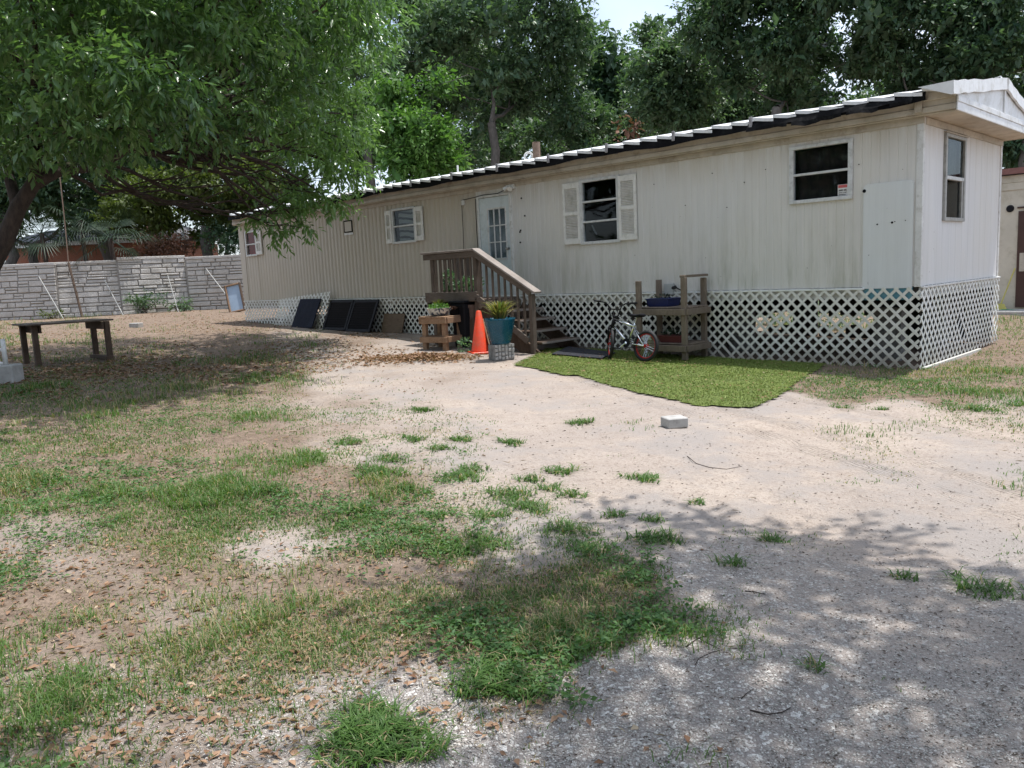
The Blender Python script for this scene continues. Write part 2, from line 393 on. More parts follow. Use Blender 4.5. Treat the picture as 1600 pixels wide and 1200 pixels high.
# brick of the far house
t = NT('far brick'); br = t.n('ShaderNodeTexBrick'); mp = t.n('ShaderNodeMapping'); mp.inputs['Scale'].default_value = (4.2, 4.2, 4.2)
mp.inputs['Rotation'].default_value = (math.radians(90), 0, 0); t.l(t.tc.outputs['Object'], mp.inputs[0]); t.l(mp.outputs[0], br.inputs[0])
br.inputs['Color1'].default_value = C4(.36, .12, .06); br.inputs['Color2'].default_value = C4(.27, .09, .05); br.inputs['Mortar'].default_value = C4(.3, .24, .2)
M['brick'] = t.set(br.outputs[0], .9)
M['shingle'] = simple('grey shingle', (.16, .165, .18), .8, .25, 6)

# ================================================================== setting: ground
CP = np.array([(100,520,.85,0,.55),(250,540,.6,0,.55),(400,560,.75,0,.5),(60,590,.9,0,.6),(200,600,.95,0,.5),(400,590,.8,0,.5),(480,545,.4,0,.35),
(350,510,.2,0,.9),(250,500,.2,0,.8),(560,520,.1,0,.55),(100,680,.85,0,.25),(250,690,.85,0,.15),(400,680,.65,0,.2),(520,640,.35,0,.25),(560,700,.3,0,.2),
(150,760,.8,0,.2),(300,800,.6,0,.25),(430,760,.8,0,.1),(540,760,.8,0,.1),(100,850,.4,0,.45),(250,850,.6,0,.25),(430,860,.15,.2,.2),(350,900,.5,0,.3),
(520,900,.7,.1,.3),(620,880,.55,.2,.2),(60,950,.6,.05,.35),(150,1000,.5,.05,.4),(60,1100,.5,.25,.35),(200,1100,.35,.3,.4),(330,1100,.35,.3,.45),
(300,980,.35,.1,.45),(450,980,.6,.1,.4),(560,1000,.5,.2,.45),(660,960,.6,.2,.4),(760,970,.8,.2,.45),(880,930,.75,.2,.4),(980,920,.65,.2,.35),(880,990,.65,.3,.35),
(800,1080,.45,.5,.3),(480,1120,.25,.6,.3),(680,1100,.12,.9,.25),(640,640,.22,0,.12),(700,700,.22,0,.08),(800,750,.15,.1,0),(640,560,0,0,.15),(800,620,0,0,0),
(900,700,.06,0,0),(1000,800,.06,.2,0),(850,840,.22,.2,.08),(1060,720,0,0,0),(1200,700,0,0,0),(1500,700,0,0,0),(1400,800,0,.1,0),(1100,900,0,.6,.04),
(1300,950,0,.5,0),(1500,950,0,.45,0),(1000,1050,0,.9,.06),(1200,1100,0,.75,.02),(1500,1150,0,.55,0),(900,1180,.03,1,.08),(700,1190,.04,1,.1),
(1450,592,1.2,0,.1),(1570,530,1.2,0,.1),(1320,594,1.3,0,.05),(1400,600,1.0,0,.05),(1580,590,.7,0,.1),(1560,645,.3,0,.05),(1400,640,0,0,0),(1250,640,0,0,0),(1000,560,0,0,0),
(700,570,0,0,.3),(620,575,0,0,.3),(540,600,.15,0,.2),(440,640,.5,0,.2)], float)
def masks(x, y):
    P = np.stack([x, y, G0(x, y)], 1); u, v, z = proj(P)
    u = np.clip(u, -60, 1660); v = np.clip(v, 495, 1230)
    beh = z < 1.2; out = np.zeros((len(x), 3)); w = np.zeros(len(x))
    for r in CP:
        k = 1/(((u-r[0])/1.6)**2+((v-r[1])*1.4)**2+120)**1.9
        out += k[:, None]*r[2:5]; w += k
    out /= w[:, None]; out[beh] = (.15, .6, .1)
    return out
def axis_pts(c, lo, hi, h0, g):
    a = [c]; h = h0
    while a[-1] < hi: a.append(a[-1]+h); h *= g
    b = [c]; h = h0
    while b[-1] > lo: b.append(b[-1]-h); h *= g
    return np.array(sorted(set(b[1:]+a)))
gx = axis_pts(1.2, -420, 420, .028, 1.020); gy = axis_pts(-8.8, -400, 420, .028, 1.020)
X, Y = np.meshgrid(gx, gy); Zg = ground_z(X, Y)
far = np.clip((np.hypot(X, Y)-70)/100, 0, 1); Zg = Zg*(1-far)+.3*far
nx, ny = len(gx), len(gy)
ii = (np.arange(ny-1)[:, None]*nx+np.arange(nx-1)[None]).ravel()
ground = mesh_np('ground', np.stack([X.ravel(), Y.ravel(), Zg.ravel()], 1), quads=np.stack([ii, ii+1, ii+nx+1, ii+nx], 1), smooth=True)
tag(ground, 'sandy yard ground with bare dirt, gravel and thin lawn', 'ground', kind='structure')
mk = masks(X.ravel(), Y.ravel())
at_ = ground.data.color_attributes.new('mask', 'FLOAT_COLOR', 'POINT')
at_.data.foreach_set('color', np.concatenate([mk, np.ones((len(mk), 1))], 1).astype(np.float32).ravel())
t = NT('yard ground'); sc = t.n('ShaderNodeSeparateColor'); ac = t.n('ShaderNodeAttribute'); ac.attribute_name = 'mask'; t.l(ac.outputs[0], sc.inputs[0])
gr, gv, lt = sc.outputs[0], sc.outputs[1], sc.outputs[2]
n1 = t.noise(1.1, 6, .65); n2 = t.noise(7, 6, .7); n3 = t.noise(45, 5, .7); n4 = t.noise(160, 3, .6); n5 = t.noise(.35, 4, .6, off=(5,3,0))
sand = t.mix(t.rng(n1, .3, .7), C4(.405, .335, .28), C4(.475, .405, .345))
sand = t.mix(t.rng(n5, .42, .60, 0, .85), sand, C4(.36, .31, .275))
sand = t.mix(t.rng(n2, .48, .72, 0, .6), sand, C4(.30, .245, .205))
sand = t.mix(t.rng(n3, .50, .68, 0, .8), sand, C4(.20, .16, .13)); sand = t.mix(t.rng(t.noise(3.2, 6, .75, off=(9,2,0)), .52, .68, 0, .6), sand, C4(.29, .245, .215))
sand = t.mix(t.rng(n4, .58, .72, 0, .6), sand, C4(.16, .13, .11))
sand = t.mix(t.rng(n4, .42, .30, 0, .5), sand, C4(.55, .49, .42))
soil = t.mix(t.rng(n2, .3, .7), C4(.14, .098, .072), C4(.31, .235, .18)); soil = t.mix(t.rng(n3, .45, .65, 0, .75), soil, C4(.10, .08, .06))
soil = t.mix(t.rng(n4, .55, .7, 0, .5), soil, C4(.40, .32, .24))
vor = t.n('ShaderNodeTexVoronoi'); vor.inputs['Scale'].default_value = 85; t.l(t.tc.outputs['Object'], vor.inputs['Vector'])
sv = t.n('ShaderNodeSeparateColor'); t.l(vor.outputs['Color'], sv.inputs[0])
grav = t.mix(t.rng(sv.outputs[0], 0, 1), C4(.35, .315, .29), C4(.53, .49, .455)); grav = t.mix(t.rng(vor.outputs['Distance'], .35, .6), grav, C4(.27, .24, .22))
grav = t.mix(t.rng(sv.outputs[1], .82, .9), grav, C4(.72, .70, .66))
fs = t.rng(t.math('ADD', t.math('MAXIMUM', t.math('MULTIPLY', gr, 1.05), lt), t.math('MULTIPLY', t.math('SUBTRACT', n1, .5), .9)), .22, .62)
sand = t.mix(t.rng(t.noise(.8, 5, .7, off=(11,4,0)), .48, .62, 0, .85), sand, C4(.315, .285, .265)); k = t.mix(fs, sand, soil)
fg = t.rng(t.math('ADD', gv, t.math('MULTIPLY', t.math('SUBTRACT', n2, .5), 1.1)), .28, .75, 0, .9)
k = t.mix(fg, k, grav)
M['ground'] = t.set(k, .95, 0, .15)
hb = t.math('ADD', t.math('MULTIPLY', n3, .6), t.math('MULTIPLY', n4, .25)); hb = t.math('ADD', hb, t.math('MULTIPLY', n2, .8))
hb = t.math('ADD', hb, t.math('MULTIPLY', t.math('MULTIPLY', fg, t.rng(vor.outputs['Distance'], .55, 0)), .55))
# tyre tracks pressed into the sand
ta, tb_ = gp(1255, 700), gp(1600, 800); tdir = math.atan2(tb_[1]-ta[1], tb_[0]-ta[0])
sepw = t.n('ShaderNodeSeparateXYZ'); rotm = t.n('ShaderNodeMapping'); rotm.vector_type = 'TEXTURE'; rotm.inputs['Location'].default_value = (ta[0], ta[1], 0); rotm.inputs['Rotation'].default_value = (0, 0, tdir)
t.l(t.tc.outputs['Object'], rotm.inputs[0]); t.l(rotm.outputs[0], sepw.inputs[0])
yy = t.math('ADD', sepw.outputs[1], t.math('MULTIPLY', t.math('SUBTRACT', n1, .5), .25))
tracks = None
for off in (0.0, .42, 1.5):
    ad = t.math('ABSOLUTE', t.math('SUBTRACT', yy, off), 0); band = t.rng(ad, .13, .09, 0, 1)
    rib = t.math('SINE', t.math('MULTIPLY', yy, 190.0), 0); rg = t.math('MULTIPLY', band, t.math('SUBTRACT', t.math('MULTIPLY', rib, .35), .55))
    tracks = rg if tracks is None else t.math('ADD', tracks, rg)
hb = t.math('ADD', hb, t.math('MULTIPLY', tracks, t.rng(t.noise(1.6, 3, off=(2,7,0)), .35, .55, 0, .8)))
t.bump(hb, .9, .025)
ground.data.materials.append(M['ground'])
# ================================================================== mobile home
L_, W_, ZB, ZT = 18.76, 3.78, 1.11, 3.305
home = thing('mobile_home', (-L_/2, W_/2, 0), 'long pale single storey mobile home with ribbed siding and white lattice skirting', 'mobile home')
HOLES = [(-18.36,-17.78,2.42,3.06),(-11.37,-10.57,2.37,3.08),(-8.5,-7.57,1.09,3.11),(-5.77,-4.95,2.03,3.10),(-1.785,-.935,2.385,3.125)]
def ribbed(name, a0, a1, z0, z1, pitch, depth, kind, holes, mat, frame):
    """frame(a, out, z): along, outward, height -> world"""
    xs = []; k = a0
    while k < a1-1e-6:
        if kind == 'groove': seg = [(0,0),(.78,0),(.86,-depth),(.92,-depth)]
        else: seg = [(0,0),(.18,-depth*.15),(.42,-depth),(.6,-depth),(.84,-depth*.15)]
        for f, d in seg:
            if k+f*pitch < a1: xs.append((k+f*pitch, d))
        k += pitch
    xs.append((a1, 0))
    for h in holes:
        for e in h[:2]:
            if a0 < e < a1: xs.append((e, 0))
    xs.sort(); mb = MB()
    for (xa, da), (xb, db) in zip(xs[:-1], xs[1:]):
        if xb-xa < 1e-5: continue
        m = (xa+xb)/2; iv = [(z0, z1)]
        for h in holes:
            if h[0] < m < h[1]: iv = [(z0, h[2]), (h[3], z1)]
        for p, q in iv:
            if q-p > .002: mb.add([frame(xa, da, p), frame(xb, db, p), frame(xb, db, q), frame(xa, da, q)], [(0,1,2,3)])
    return mb.build(name, mat, home)
ffront = lambda a, o, z: (a, -o, z)
ribbed('front_siding', -L_, -8.56, ZB, ZT+.05, .152, .016, 'wave', HOLES, M['side_l'], ffront)
ribbed('front_siding', -8.56, 0, ZB, ZT+.05, .118, .006, 'groove', HOLES, M['side_r'], ffront)
ribbed('end_siding', 0, W_, ZB, ZT+.05, .30, .006, 'groove', [(.9,1.75,2.02,3.14)], M['side_e'], lambda a, o, z: (o, a, z))
ribbed('rear_siding', 0, L_, ZB, ZT+.05, .152, .012, 'wave', [], M['side_l'], lambda a, o, z: (-a, W_+o, z))
ribbed('end_siding', 0, W_, ZB, ZT+.05, .152, .012, 'wave', [], M['side_l'], lambda a, o, z: (-L_-o, W_-a, z))
# inner lining, floor and ceiling: the rooms behind the panes are real and dark
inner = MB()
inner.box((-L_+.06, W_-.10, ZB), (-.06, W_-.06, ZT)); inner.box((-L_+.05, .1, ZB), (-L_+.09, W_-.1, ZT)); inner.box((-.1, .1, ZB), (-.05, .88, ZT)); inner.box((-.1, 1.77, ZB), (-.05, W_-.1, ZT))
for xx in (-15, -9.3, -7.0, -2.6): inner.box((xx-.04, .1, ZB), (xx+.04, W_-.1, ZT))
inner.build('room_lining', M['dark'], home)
B('floor_deck', (-L_+.02, .03, .95), (-.02, W_-.03, ZB-.012), M['under'], home, 0)
B('ceiling_deck', (-L_+.04, .04, ZT+.055), (-.04, W_-.04, ZT+.10), M['dark'], home, 0)
# rim below the siding, partly showing through the lattice top
B('rim_board', (-.745, -.004, .93), (-.095, .026, ZB-.004), M['blue'], home, 0)
B('rim_board', (-8.3, -.002, .95), (-.75, .024, ZB-.006), M['side_r'], home, 0)
B('rim_board', (-L_+.02, -.002, .93), (-8.31, .024, ZB-.006), M['trim'], home, 0)
B('rim_board', (-.026, .03, .95), (.002, W_-.02, ZB-.006), M['side_e'], home, 0)
# corner posts
B('corner_trim', (-.07, -.012, ZB-.01), (.012, .07, ZT), M['trimw'], home)
B('corner_trim', (-.07, W_-.07, ZB-.01), (.012, W_+.014, ZT), M['trimw'], home)
B('corner_trim', (-L_-.014, -.014, ZB-.01), (-L_+.28, .02, ZT), M['side_l'], home)
# head moulding under the eave
B('head_moulding', (-L_, -.022, ZT-.085), (.02, -.001, ZT+.0), M['trim'], home)
B('head_moulding', (.001, .07, ZT-.09), (.024, W_, ZT-.002), M['trim'], home)
# patch panel and its scars
pm = MB(); r = .06; pts = []
for cx_, cz_, a0 in ((-.155, 2.455, 0), (-.685, 2.455, 90)):
    for a in range(0, 91, 15): pts.append((cx_+r*math.cos(math.radians(a0+a)), cz_+r*math.sin(math.radians(a0+a))))
pts += [(-.745, ZB-.02), (-.095, ZB-.02)]
n_ = len(pts)
pm.add([(x, -.026, z) for x, z in pts]+[(x, -.001, z) for x, z in pts], [tuple(range(n_))[::-1], tuple(range(n_, 2*n_))]+[(i, (i+1) % n_, (i+1) % n_+n_, i+n_) for i in range(n_)])
pp = pm.build('patch_panel', M['patch'], home)
for x, z, w, h in ((-.555, 1.965, .045, .022), (-.36, 1.975, .02, .03), (-.325, 1.985, .018, .014), (-.19, 1.99, .016, .014), (-.735, 2.43, .02, .05)):
    MB().tube([(x, -.0262, z), (x, -.030, z)], h*.5, 8).build('screw_hole', M['black'], pp)
# holes in the siding
for x, z in ((-7.27, 2.97), (-7.2, 2.63), (-7.35, 2.33), (-7.35, 2.13), (-7.33, 2.36), (-4.2, 2.9), (-3.1, 2.95), (-2.55, 2.75), (-2.85, 2.4), (-2.2, 2.9), (-3.6, 2.5), (-.82, 2.8)):
    MB().tube([(x, -.001, z), (x, -.016, z)], .016 if x < -7 else .007, 8).build('nail_hole', M['black'], home)

def window(x0, x1, z0, z1, bars, shutters=(), frame_w=.05, name='window'):
    f = MB(); d0, d1 = -.035, .05
    f.box((x0-.035, d0, z1-.01), (x1+.035, d1, z1+.04)); f.box((x0-.035, d0, z0-.04), (x1+.035, d1, z0+.012))
    f.box((x0-.035, d0+.003, z0+.012), (x0+.03, d1, z1-.01)); f.box((x1-.03, d0+.003, z0+.012), (x1+.035, d1, z1-.01))
    w = f.build(name, M['alu'], home, bevel=.004)
    zs = [z0]+bars+[z1]
    for b in bars: B('sash_bar', (x0+.03, -.03, b-.017), (x1-.03, .03, b+.017), M['alu'], w, .003)
    for a, b in zip(zs[:-1], zs[1:]):
        B('pane', (x0+.03, .012, a+.015), (x1-.03, .018, b-.015), M['glass'], w, 0)
    for s0, s1 in shutters:
        m = MB(); fw = .05
        m.box((s0, -.05, z0-.015), (s0+fw, -.014, z1+.015)); m.box((s1-fw, -.05, z0-.015), (s1, -.014, z1+.015))
        zm = (z0+z1)/2
        for a, b in ((z0-.015, z0+.085), (zm-.03, zm+.03), (z1-.085, z1+.015)): m.box((s0+fw, -.048, a), (s1-fw, -.016, b))
        m.box((s0+fw, -.022, z0), (s1-fw, -.017, z1))
        sh = m.build('shutter', M['shutter'], w, bevel=.003)
        lv = MB(); nl = int((z1-z0-.23)/2/.028)
        for a in (z0+.085, zm+.03):
            hh = (z1-z0)/2-.115
            for i in range(nl):
                zc = a+(i+.5)*hh/nl; lv.obox(((s0+s1)/2, -.033, zc), (1,0,0), (0,-.8,-.6), (0,-.6,.8), s1-s0-2*fw, .027, .005)
        lv.build('shutter_louvres', M['shutter'], w)
    return w
w0 = window(-18.36, -17.78, 2.42, 3.06, [2.72], [(-17.75, -17.43)])
B('curtain', (-18.33, .05, 2.43), (-17.8, .06, 3.05), M['red_cloth'], w0, 0)
w1 = window(-11.37, -10.57, 2.37, 3.08, [2.72], [(-11.62, -11.4), (-10.54, -10.27)])
B('curtain', (-11.22, .05, 2.38), (-10.58, .06, 3.06), M['curtain'], w1, 0)
w2 = window(-5.77, -4.95, 2.03, 3.10, [2.39, 2.745], [(-6.195, -5.80), (-4.92, -4.55)])
MB().tube([(-5.6, .06, 2.33), (-5.55, .07, 2.22), (-5.5, .06, 2.16)], .015, 6).build('curtain_tieback', M['stub'], w2)
w3 = window(-1.785, -.935, 2.385, 3.125, [2.755])
cm = MB(); xs_ = np.linspace(-1.76, -.95, 30)
for a, b in zip(xs_[:-1], xs_[1:]):
    ya, yb = .10+.02*math.sin(a*38), .10+.02*math.sin(b*38)
    cm.add([(a, ya, 2.39), (b, yb, 2.39), (b, yb, 3.1), (a, ya, 3.1)], [(0,1,2,3)])
t = NT('dark floral curtain'); nn = t.noise(9, 4, .6)
cm.build('curtain', t.set(t.mix(t.rng(nn, .4, .7), C4(.03, .022, .02), C4(.07, .04, .032)), .9), w3)
st = B('warning_sticker', (-1.115, .004, 2.405), (-.975, .008, 2.555), M['pvc'], w3, 0)
B('sticker_band', (-1.108, .001, 2.51), (-.982, .0035, 2.55), simple('sticker red', (.55, .12, .12), .5, .1), w3, 0)
sb = MB()
for z, segs in ((2.482, ((-1.10, -1.045), (-1.03, -.99))), (2.470, ((-1.10, -1.045), (-1.03, -.99))), (2.443, ((-1.10, -1.05), (-1.04, -1.03), (-1.022, -.992))), (2.418, ((-1.1, -1.0),))):
    for a, b in segs:
        x = a
        while x < b: sb.box((x, .001, z-.0045), (x+.007, .0035, z+.0045)); x += .010
sb.build('sticker_lettering', M['black'], w3)
# end wall window (x = 0 face)
f = MB(); f.box((-.05, .86, 3.13), (.035, 1.79, 3.175)); f.box((-.05, .86, 1.98), (.035, 1.79, 2.03)); f.box((-.05, .863, 2.03), (.032, .93, 3.13)); f.box((-.05, 1.72, 2.03), (.032, 1.787, 3.13))
we = f.build('window', M['alud'], home, bevel=.004)
B('sash_bar', (-.03, .93, 2.555), (.026, 1.72, 2.605), M['alu'], we, .003); B('sash_bar', (-.02, 1.655, 2.03), (.018, 1.72, 2.555), M['alud'], we, .003)
B('pane', (-.018, .93, 2.03), (-.012, 1.655, 2.555), M['glass'], we, 0); B('pane', (-.005, .93, 2.605), (.001, 1.72, 3.13), M['glass'], we, 0)
B('curtain', (-.09, .95, 2.60), (-.08, 1.70, 3.12), simple('grey net curtain', (.12, .13, .12), .9, .4, 12), we, 0)
B('drip_cap', (.001, .83, 3.178), (.045, 1.82, 3.195), M['trim'], we, 0)
# small blanked opening
f = MB(); 
for a, b in (((-13.33, -.022, 2.985), (-12.99, -.001, 3.01)), ((-13.33, -.022, 2.72), (-12.99, -.001, 2.745)), ((-13.33, -.022, 2.745), (-13.31, -.001, 2.985)), ((-13.01, -.022, 2.745), (-12.99, -.001, 2.985))): f.box(a, b)
vf = f.build('blanked_vent', M['black'], home); B('vent_cover', (-13.31, -.016, 2.745), (-13.01, -.002, 2.985), M['side_l'], vf, 0)
B('vent_cover', (-13.35, -.012, 2.66), (-12.97, -.002, 2.715), M['trimw'], vf, 0)

# door
dr = MB(); x0, x1, z0, z1 = -8.46, -7.61, 1.12, 3.07; gx0, gx1, gz0, gz1 = -8.21, -7.73, 1.85, 2.83
dr.box((x0, -.012, z0), (gx0, .03, z1)); dr.box((gx1, -.012, z0), (x1, .03, z1)); dr.box((gx0, -.012, z0), (gx1, .03, gz0)); dr.box((gx0, -.012, gz1), (gx1, .03, z1))
door = dr.build('door', M['door'], home, bevel=.003)
jm = MB(); jm.box((-8.52, -.03, 1.09), (-8.465, .04, 3.12)); jm.box((-7.605, -.03, 1.09), (-7.55, .04, 3.12)); jm.box((-8.465, -.03, 3.075), (-7.605, .04, 3.12)); jm.box((-8.465, -.04, 1.07), (-7.605, .04, 1.118))
jm.build('door_frame', M['trimw'], door, bevel=.004)
mr = MB()
mr.box((gx0-.03, -.022, gz0-.03), (gx1+.03, -.0121, gz0)); mr.box((gx0-.03, -.022, gz1), (gx1+.03, -.0121, gz1+.03)); mr.box((gx0-.03, -.022, gz0), (gx0, -.0121, gz1)); mr.box((gx1, -.022, gz0), (gx1+.03, -.0121, gz1))
mr.build('glazing_frame', M['trimw'], door)
for i in (1, 2):
    xx = gx0+(gx1-gx0)*i/3; B('muntin', (xx-.011, -.02, gz0), (xx+.011, -.002, gz1), M['trimw'], door, 0)
    zz = gz0+(gz1-gz0)*i/3; B('muntin', (gx0, -.018, zz-.011), (gx1, -.003, zz+.011), M['trimw'], door, 0)
for i in range(3):
    for j in range(3):
        B('pane', (gx0+(gx1-gx0)*i/3+.011, .002, gz0+(gz1-gz0)*j/3+.011), (gx0+(gx1-gx0)*(i+1)/3-.011, .006, gz0+(gz1-gz0)*(j+1)/3-.011), M['glass'], door, 0)
bl = MB()
for i in range(36): zc = gz0+(i+.5)*(gz1-gz0)/36; bl.obox(((gx0+gx1)/2, .016, zc), (1,0,0), (0,.93,-.35), (0,.35,.93), gx1-gx0-.01, .004, .030)
bl.box((gx0, .024, gz0), (gx1, .028, gz1)); bl.build('blind', M['blind'], door)
kn = MB(); kn.tube([(-7.675, -.012, 2.03), (-7.675, -.045, 2.03), (-7.675, -.05, 2.03), (-7.675, -.075, 2.03), (-7.675, -.085, 2.03)], [.03, .012, .027, .03, .015], 12); kn.build('door_knob', M['brass'], door, smooth=True)
# porch light and cables
pl = MB(); pl.box((-7.62, -.06, 3.17), (-7.42, -.005, 3.25)); pl.tube([(-7.5, -.06, 3.21), (-7.46, -.13, 3.16)], [.035, .05], 10); pl.tube([(-7.58, -.06, 3.21), (-7.64, -.12, 3.17)], [.03, .042], 10)
pl.build('porch_light', M['shutter'], home)
cb = MB(); cb.tube([(-7.6, -.03, 3.19), (-7.9, -.035, 3.12), (-8.3, -.035, 3.135), (-8.6, -.03, 3.11), (-8.98, -.03, 3.09)], .008, 6); cb.tube([(-8.98, -.02, 3.09), (-8.98, -.02, 2.5), (-9.0, -.022, 1.9), (-8.99, -.02, 1.15)], .006, 6)
cb.tube([(-8.545, -.035, 3.08), (-8.55, -.035, 2.4), (-8.53, -.035, 1.6)], .008, 6)
cb.build('wall_cable', M['wire'], home)
jb = B('junction_box', (-8.97, -.04, 2.99), (-8.9, -.002, 3.09), M['trimw'], home)
eb = B('meter_box', (-4.0, -.075, 1.06), (-3.82, -.022, 1.24), M['boxgrey'], home)
cb = MB(); cb.tube([(-3.83, -.05, 1.17), (-3.75, -.1, 1.18), (-3.62, -.12, 1.12), (-3.6, -.12, .95), (-3.72, -.13, .86)], .011, 6); cb.tube([(-3.96, -.05, 1.06), (-4.02, -.06, .95), (-4.05, -.08, .85)], .01, 6); cb.tube([(-3.9, -.05, 1.06), (-3.9, -.06, .95), (-3.92, -.08, .85)], .01, 6)
cb.tube([(-3.84, -.05, 1.17), (-3.77, -.09, 1.185)], .03, 8)
cb.build('outlet_cord', M['wire'], home)

# ------------------------------------------------------------------ roof
rf = MB()
ZE, ZR = 3.50, 3.88; YR = W_/2
rf.add([(-L_-.1, -.12, ZE+.02), (.40, -.12, ZE+.02), (.40, YR, ZR), (-L_-.1, YR, ZR), (.40, W_+.12, ZE+.02), (-L_-.1, W_+.12, ZE+.02)], [(0,1,2,3), (3,2,4,5)])
roof = rf.build('roof', M['black'], home)
fa = MB(); fa.box((-L_-.1, -.13, ZT+.09), (.42, -.10, ZE)); fa.box((-L_-.1, -.145, ZT+.015), (.42, -.10, ZT+.09)); fa.box((-L_-.1, -.115, ZT-.004), (.42, -.03, ZT+.015))
fa.build('fascia', M['trim'], roof, bevel=.006)
fa = MB(); fa.box((-L_-.1, W_+.1, ZT), (.42, W_+.13, ZE)); fa.build('fascia', M['trim'], roof)
# projecting white roof pans lapped like saw teeth
PITCHX = .335; npan = int((L_+.45)/PITCHX)
pan_me = None
for i in range(npan):
    xr = .40-i*PITCHX; jx = random.uniform(-.006, .006); jz = random.uniform(-.012, .012); jy = random.uniform(-.012, .012)
    if pan_me is None:
        m = MB(); w = PITCHX+.012
        prof = [(0, .0), (-w*.25, .012), (-w*.9, .052), (-w, .06), (-w, .018)]   # along x from right to left, height
        A = []; y0_, y1_ = 0, YR+.26
        rise = ZR+.05-(ZE+.075)
        for yy, dz in ((0, 0), (.02, .0), (y1_, rise)):
            for px_, hz in prof: A.append((px_, yy, hz+dz))
        m.add(A, [(k, k+1, 5+k+1, 5+k) for k in range(4)]+[(5+k, 5+k+1, 10+k+1, 10+k) for k in range(4)])
        lip = [(px_, 0, hz) for px_, hz in prof[:4]]+[(px_, .0, hz-.045) for px_, hz in prof[:4]]
        m.add(lip, [(k, k+1, 4+k+1, 4+k) for k in range(3)])
        p_ = m.build('roof_panel', M['roofw'], None); pan_me = p_.data
    else:
        p_ = bpy.data.objects.new('roof_panel', pan_me); col.objects.link(p_)
    p_.parent = roof; p_.location = Vector((xr+jx, -.26+jy, ZE+.075+jz))-Vector(wloc(roof)); p_.rotation_euler = (random.uniform(-.01, .01), random.uniform(-.012, .012), 0)
    b_ = p_.copy(); col.objects.link(b_); b_.parent = roof; b_.rotation_euler = (0, 0, math.pi); b_.location = Vector((xr-PITCHX, W_+.26, ZE+.075))-Vector(wloc(roof))
# black strip with a wavy lower edge under the pans
fl = MB()
xs_ = np.linspace(-L_-.1, .1, 90)
for a, b in zip(xs_[:-1], xs_[1:]):
    za = .015*math.sin(a*2.1)+.012*math.sin(a*5.3); zb_ = .015*math.sin(b*2.1)+.012*math.sin(b*5.3)
    fl.add([(a, -.262, ZE-.045+za), (b, -.262, ZE-.045+zb_), (b, -.235, ZE+.09), (a, -.235, ZE+.09), (a, -.12, ZE+.0), (b, -.12, ZE+.0)], [(0,1,2,3), (1,0,4,5)])
fl.build('black_strip', M['black'], roof)
# torn membrane hanging at the right end
tm = MB(); nxm = 34
X_ = np.linspace(-2.35, -.05, nxm)
for j, (yy, zz) in enumerate(((-.25, ZE+.06), (-.29, ZE+.0), (-.30, ZE-.03))):
    for i, x in enumerate(X_):
        sag = (.01+.085*math.exp(-((x+1.45)/.42)**2)+.03*math.exp(-((x+.6)/.2)**2)+.03*vnoise(x, 0.3, 6, 8))*(j/2)*.8
        tm.v.append((x, yy-.03*(j/2)*math.sin(x*7), zz-sag*(.6+.8*vnoise(x, 2.7, 9, 5))))
for j in range(2):
    for i in range(nxm-1):
        if j == 1 and i in (9, 20, 27, 28): continue
        tm.f.append((j*nxm+i, j*nxm+i+1, (j+1)*nxm+i+1, (j+1)*nxm+i))
tm.build('torn_membrane', simple('torn tar paper', (.010, .010, .011), .85, .5, 6, dirt=(.03, .03, .03), spec=.1), roof)
for x in np.arange(-L_+.1, -2.4, .345):
    jx = random.uniform(-.03, .03); MB().box((x+jx-.03, -.225, ZE-.03), (x+jx+.03, -.09, ZE+.01)).build('rafter_stub', M['stub'], roof, bevel=.006)
for x in [-4.97-1.335*i for i in range(-2, 11)]:
    MB().box((x-.025, -.285, ZE+.0), (x+.025, -.262, ZE+.15)).build('pan_bracket', M['stub'], roof, bevel=.004)
# gable end box on the right, overhanging
sf = MB(); sf.add([(.003, -.10, ZT+.004), (.42, -.10, ZT+.004), (.42, W_+.1, ZT+.004), (.003, W_+.1, ZT+.004), (.003, -.10, ZT+.02), (.42, -.10, ZT+.02), (.42, W_+.1, ZT+.02), (.003, W_+.1, ZT+.02)], [(0,3,2,1), (4,5,6,7), (0,1,5,4), (1,2,6,5), (2,3,7,6), (3,0,4,7)])
sf.build('soffit', M['soffit'], roof)
gb = MB(); gb.box((.425, -.14, ZT-.005), (.445, W_+.14, ZT+.10)); gb.box((.425, -.14, ZT+.10), (.452, W_+.14, ZT+.175))
gb.build('gable_fascia', M['fasciaw'], roof, bevel=.006)
gz = 2.02
ga = MB(); ga.add([(.43, -.12, ZE-.02), (.43, W_+.12, ZE-.02), (.43, W_+.12, ZE+.11), (.43, gz, 3.93), (.43, -.12, ZE+.11)], [(0,1,2,3,4)]); ga.build('gable_panel', M['fasciaw'], roof)
B('gable_batten', (.431, gz-.03, ZE-.02), (.452, gz+.03, 3.9), M['fasciaw'], roof)
# rake caps, slightly dented
for s, (ya, yb) in enumerate(((-.40, gz), (W_+.3, gz))):
    m = MB(); N = 12; z_a, z_b = (3.62, 3.965) if s == 0 else (3.60, 3.965)
    for i in range(N+1):
        q = i/N; y = ya+(yb-ya)*q; z = z_a+(z_b-z_a)*q+random.uniform(-.012, .006)*(1 if 0 < i < N else 0); x = .47+random.uniform(-.01, .01)
        m.v += [(.05, y, z-.01), (x, y, z), (x+.005, y, z-.16), (x-.025, y, z-.165)]
    for i in range(N):
        for k in range(3): m.f.append((4*i+k, 4*i+k+1, 4*i+5+k, 4*i+4+k))
    m.f.append((0,1,2,3)); m.build('rake_cap', M['fasciaw'], roof)
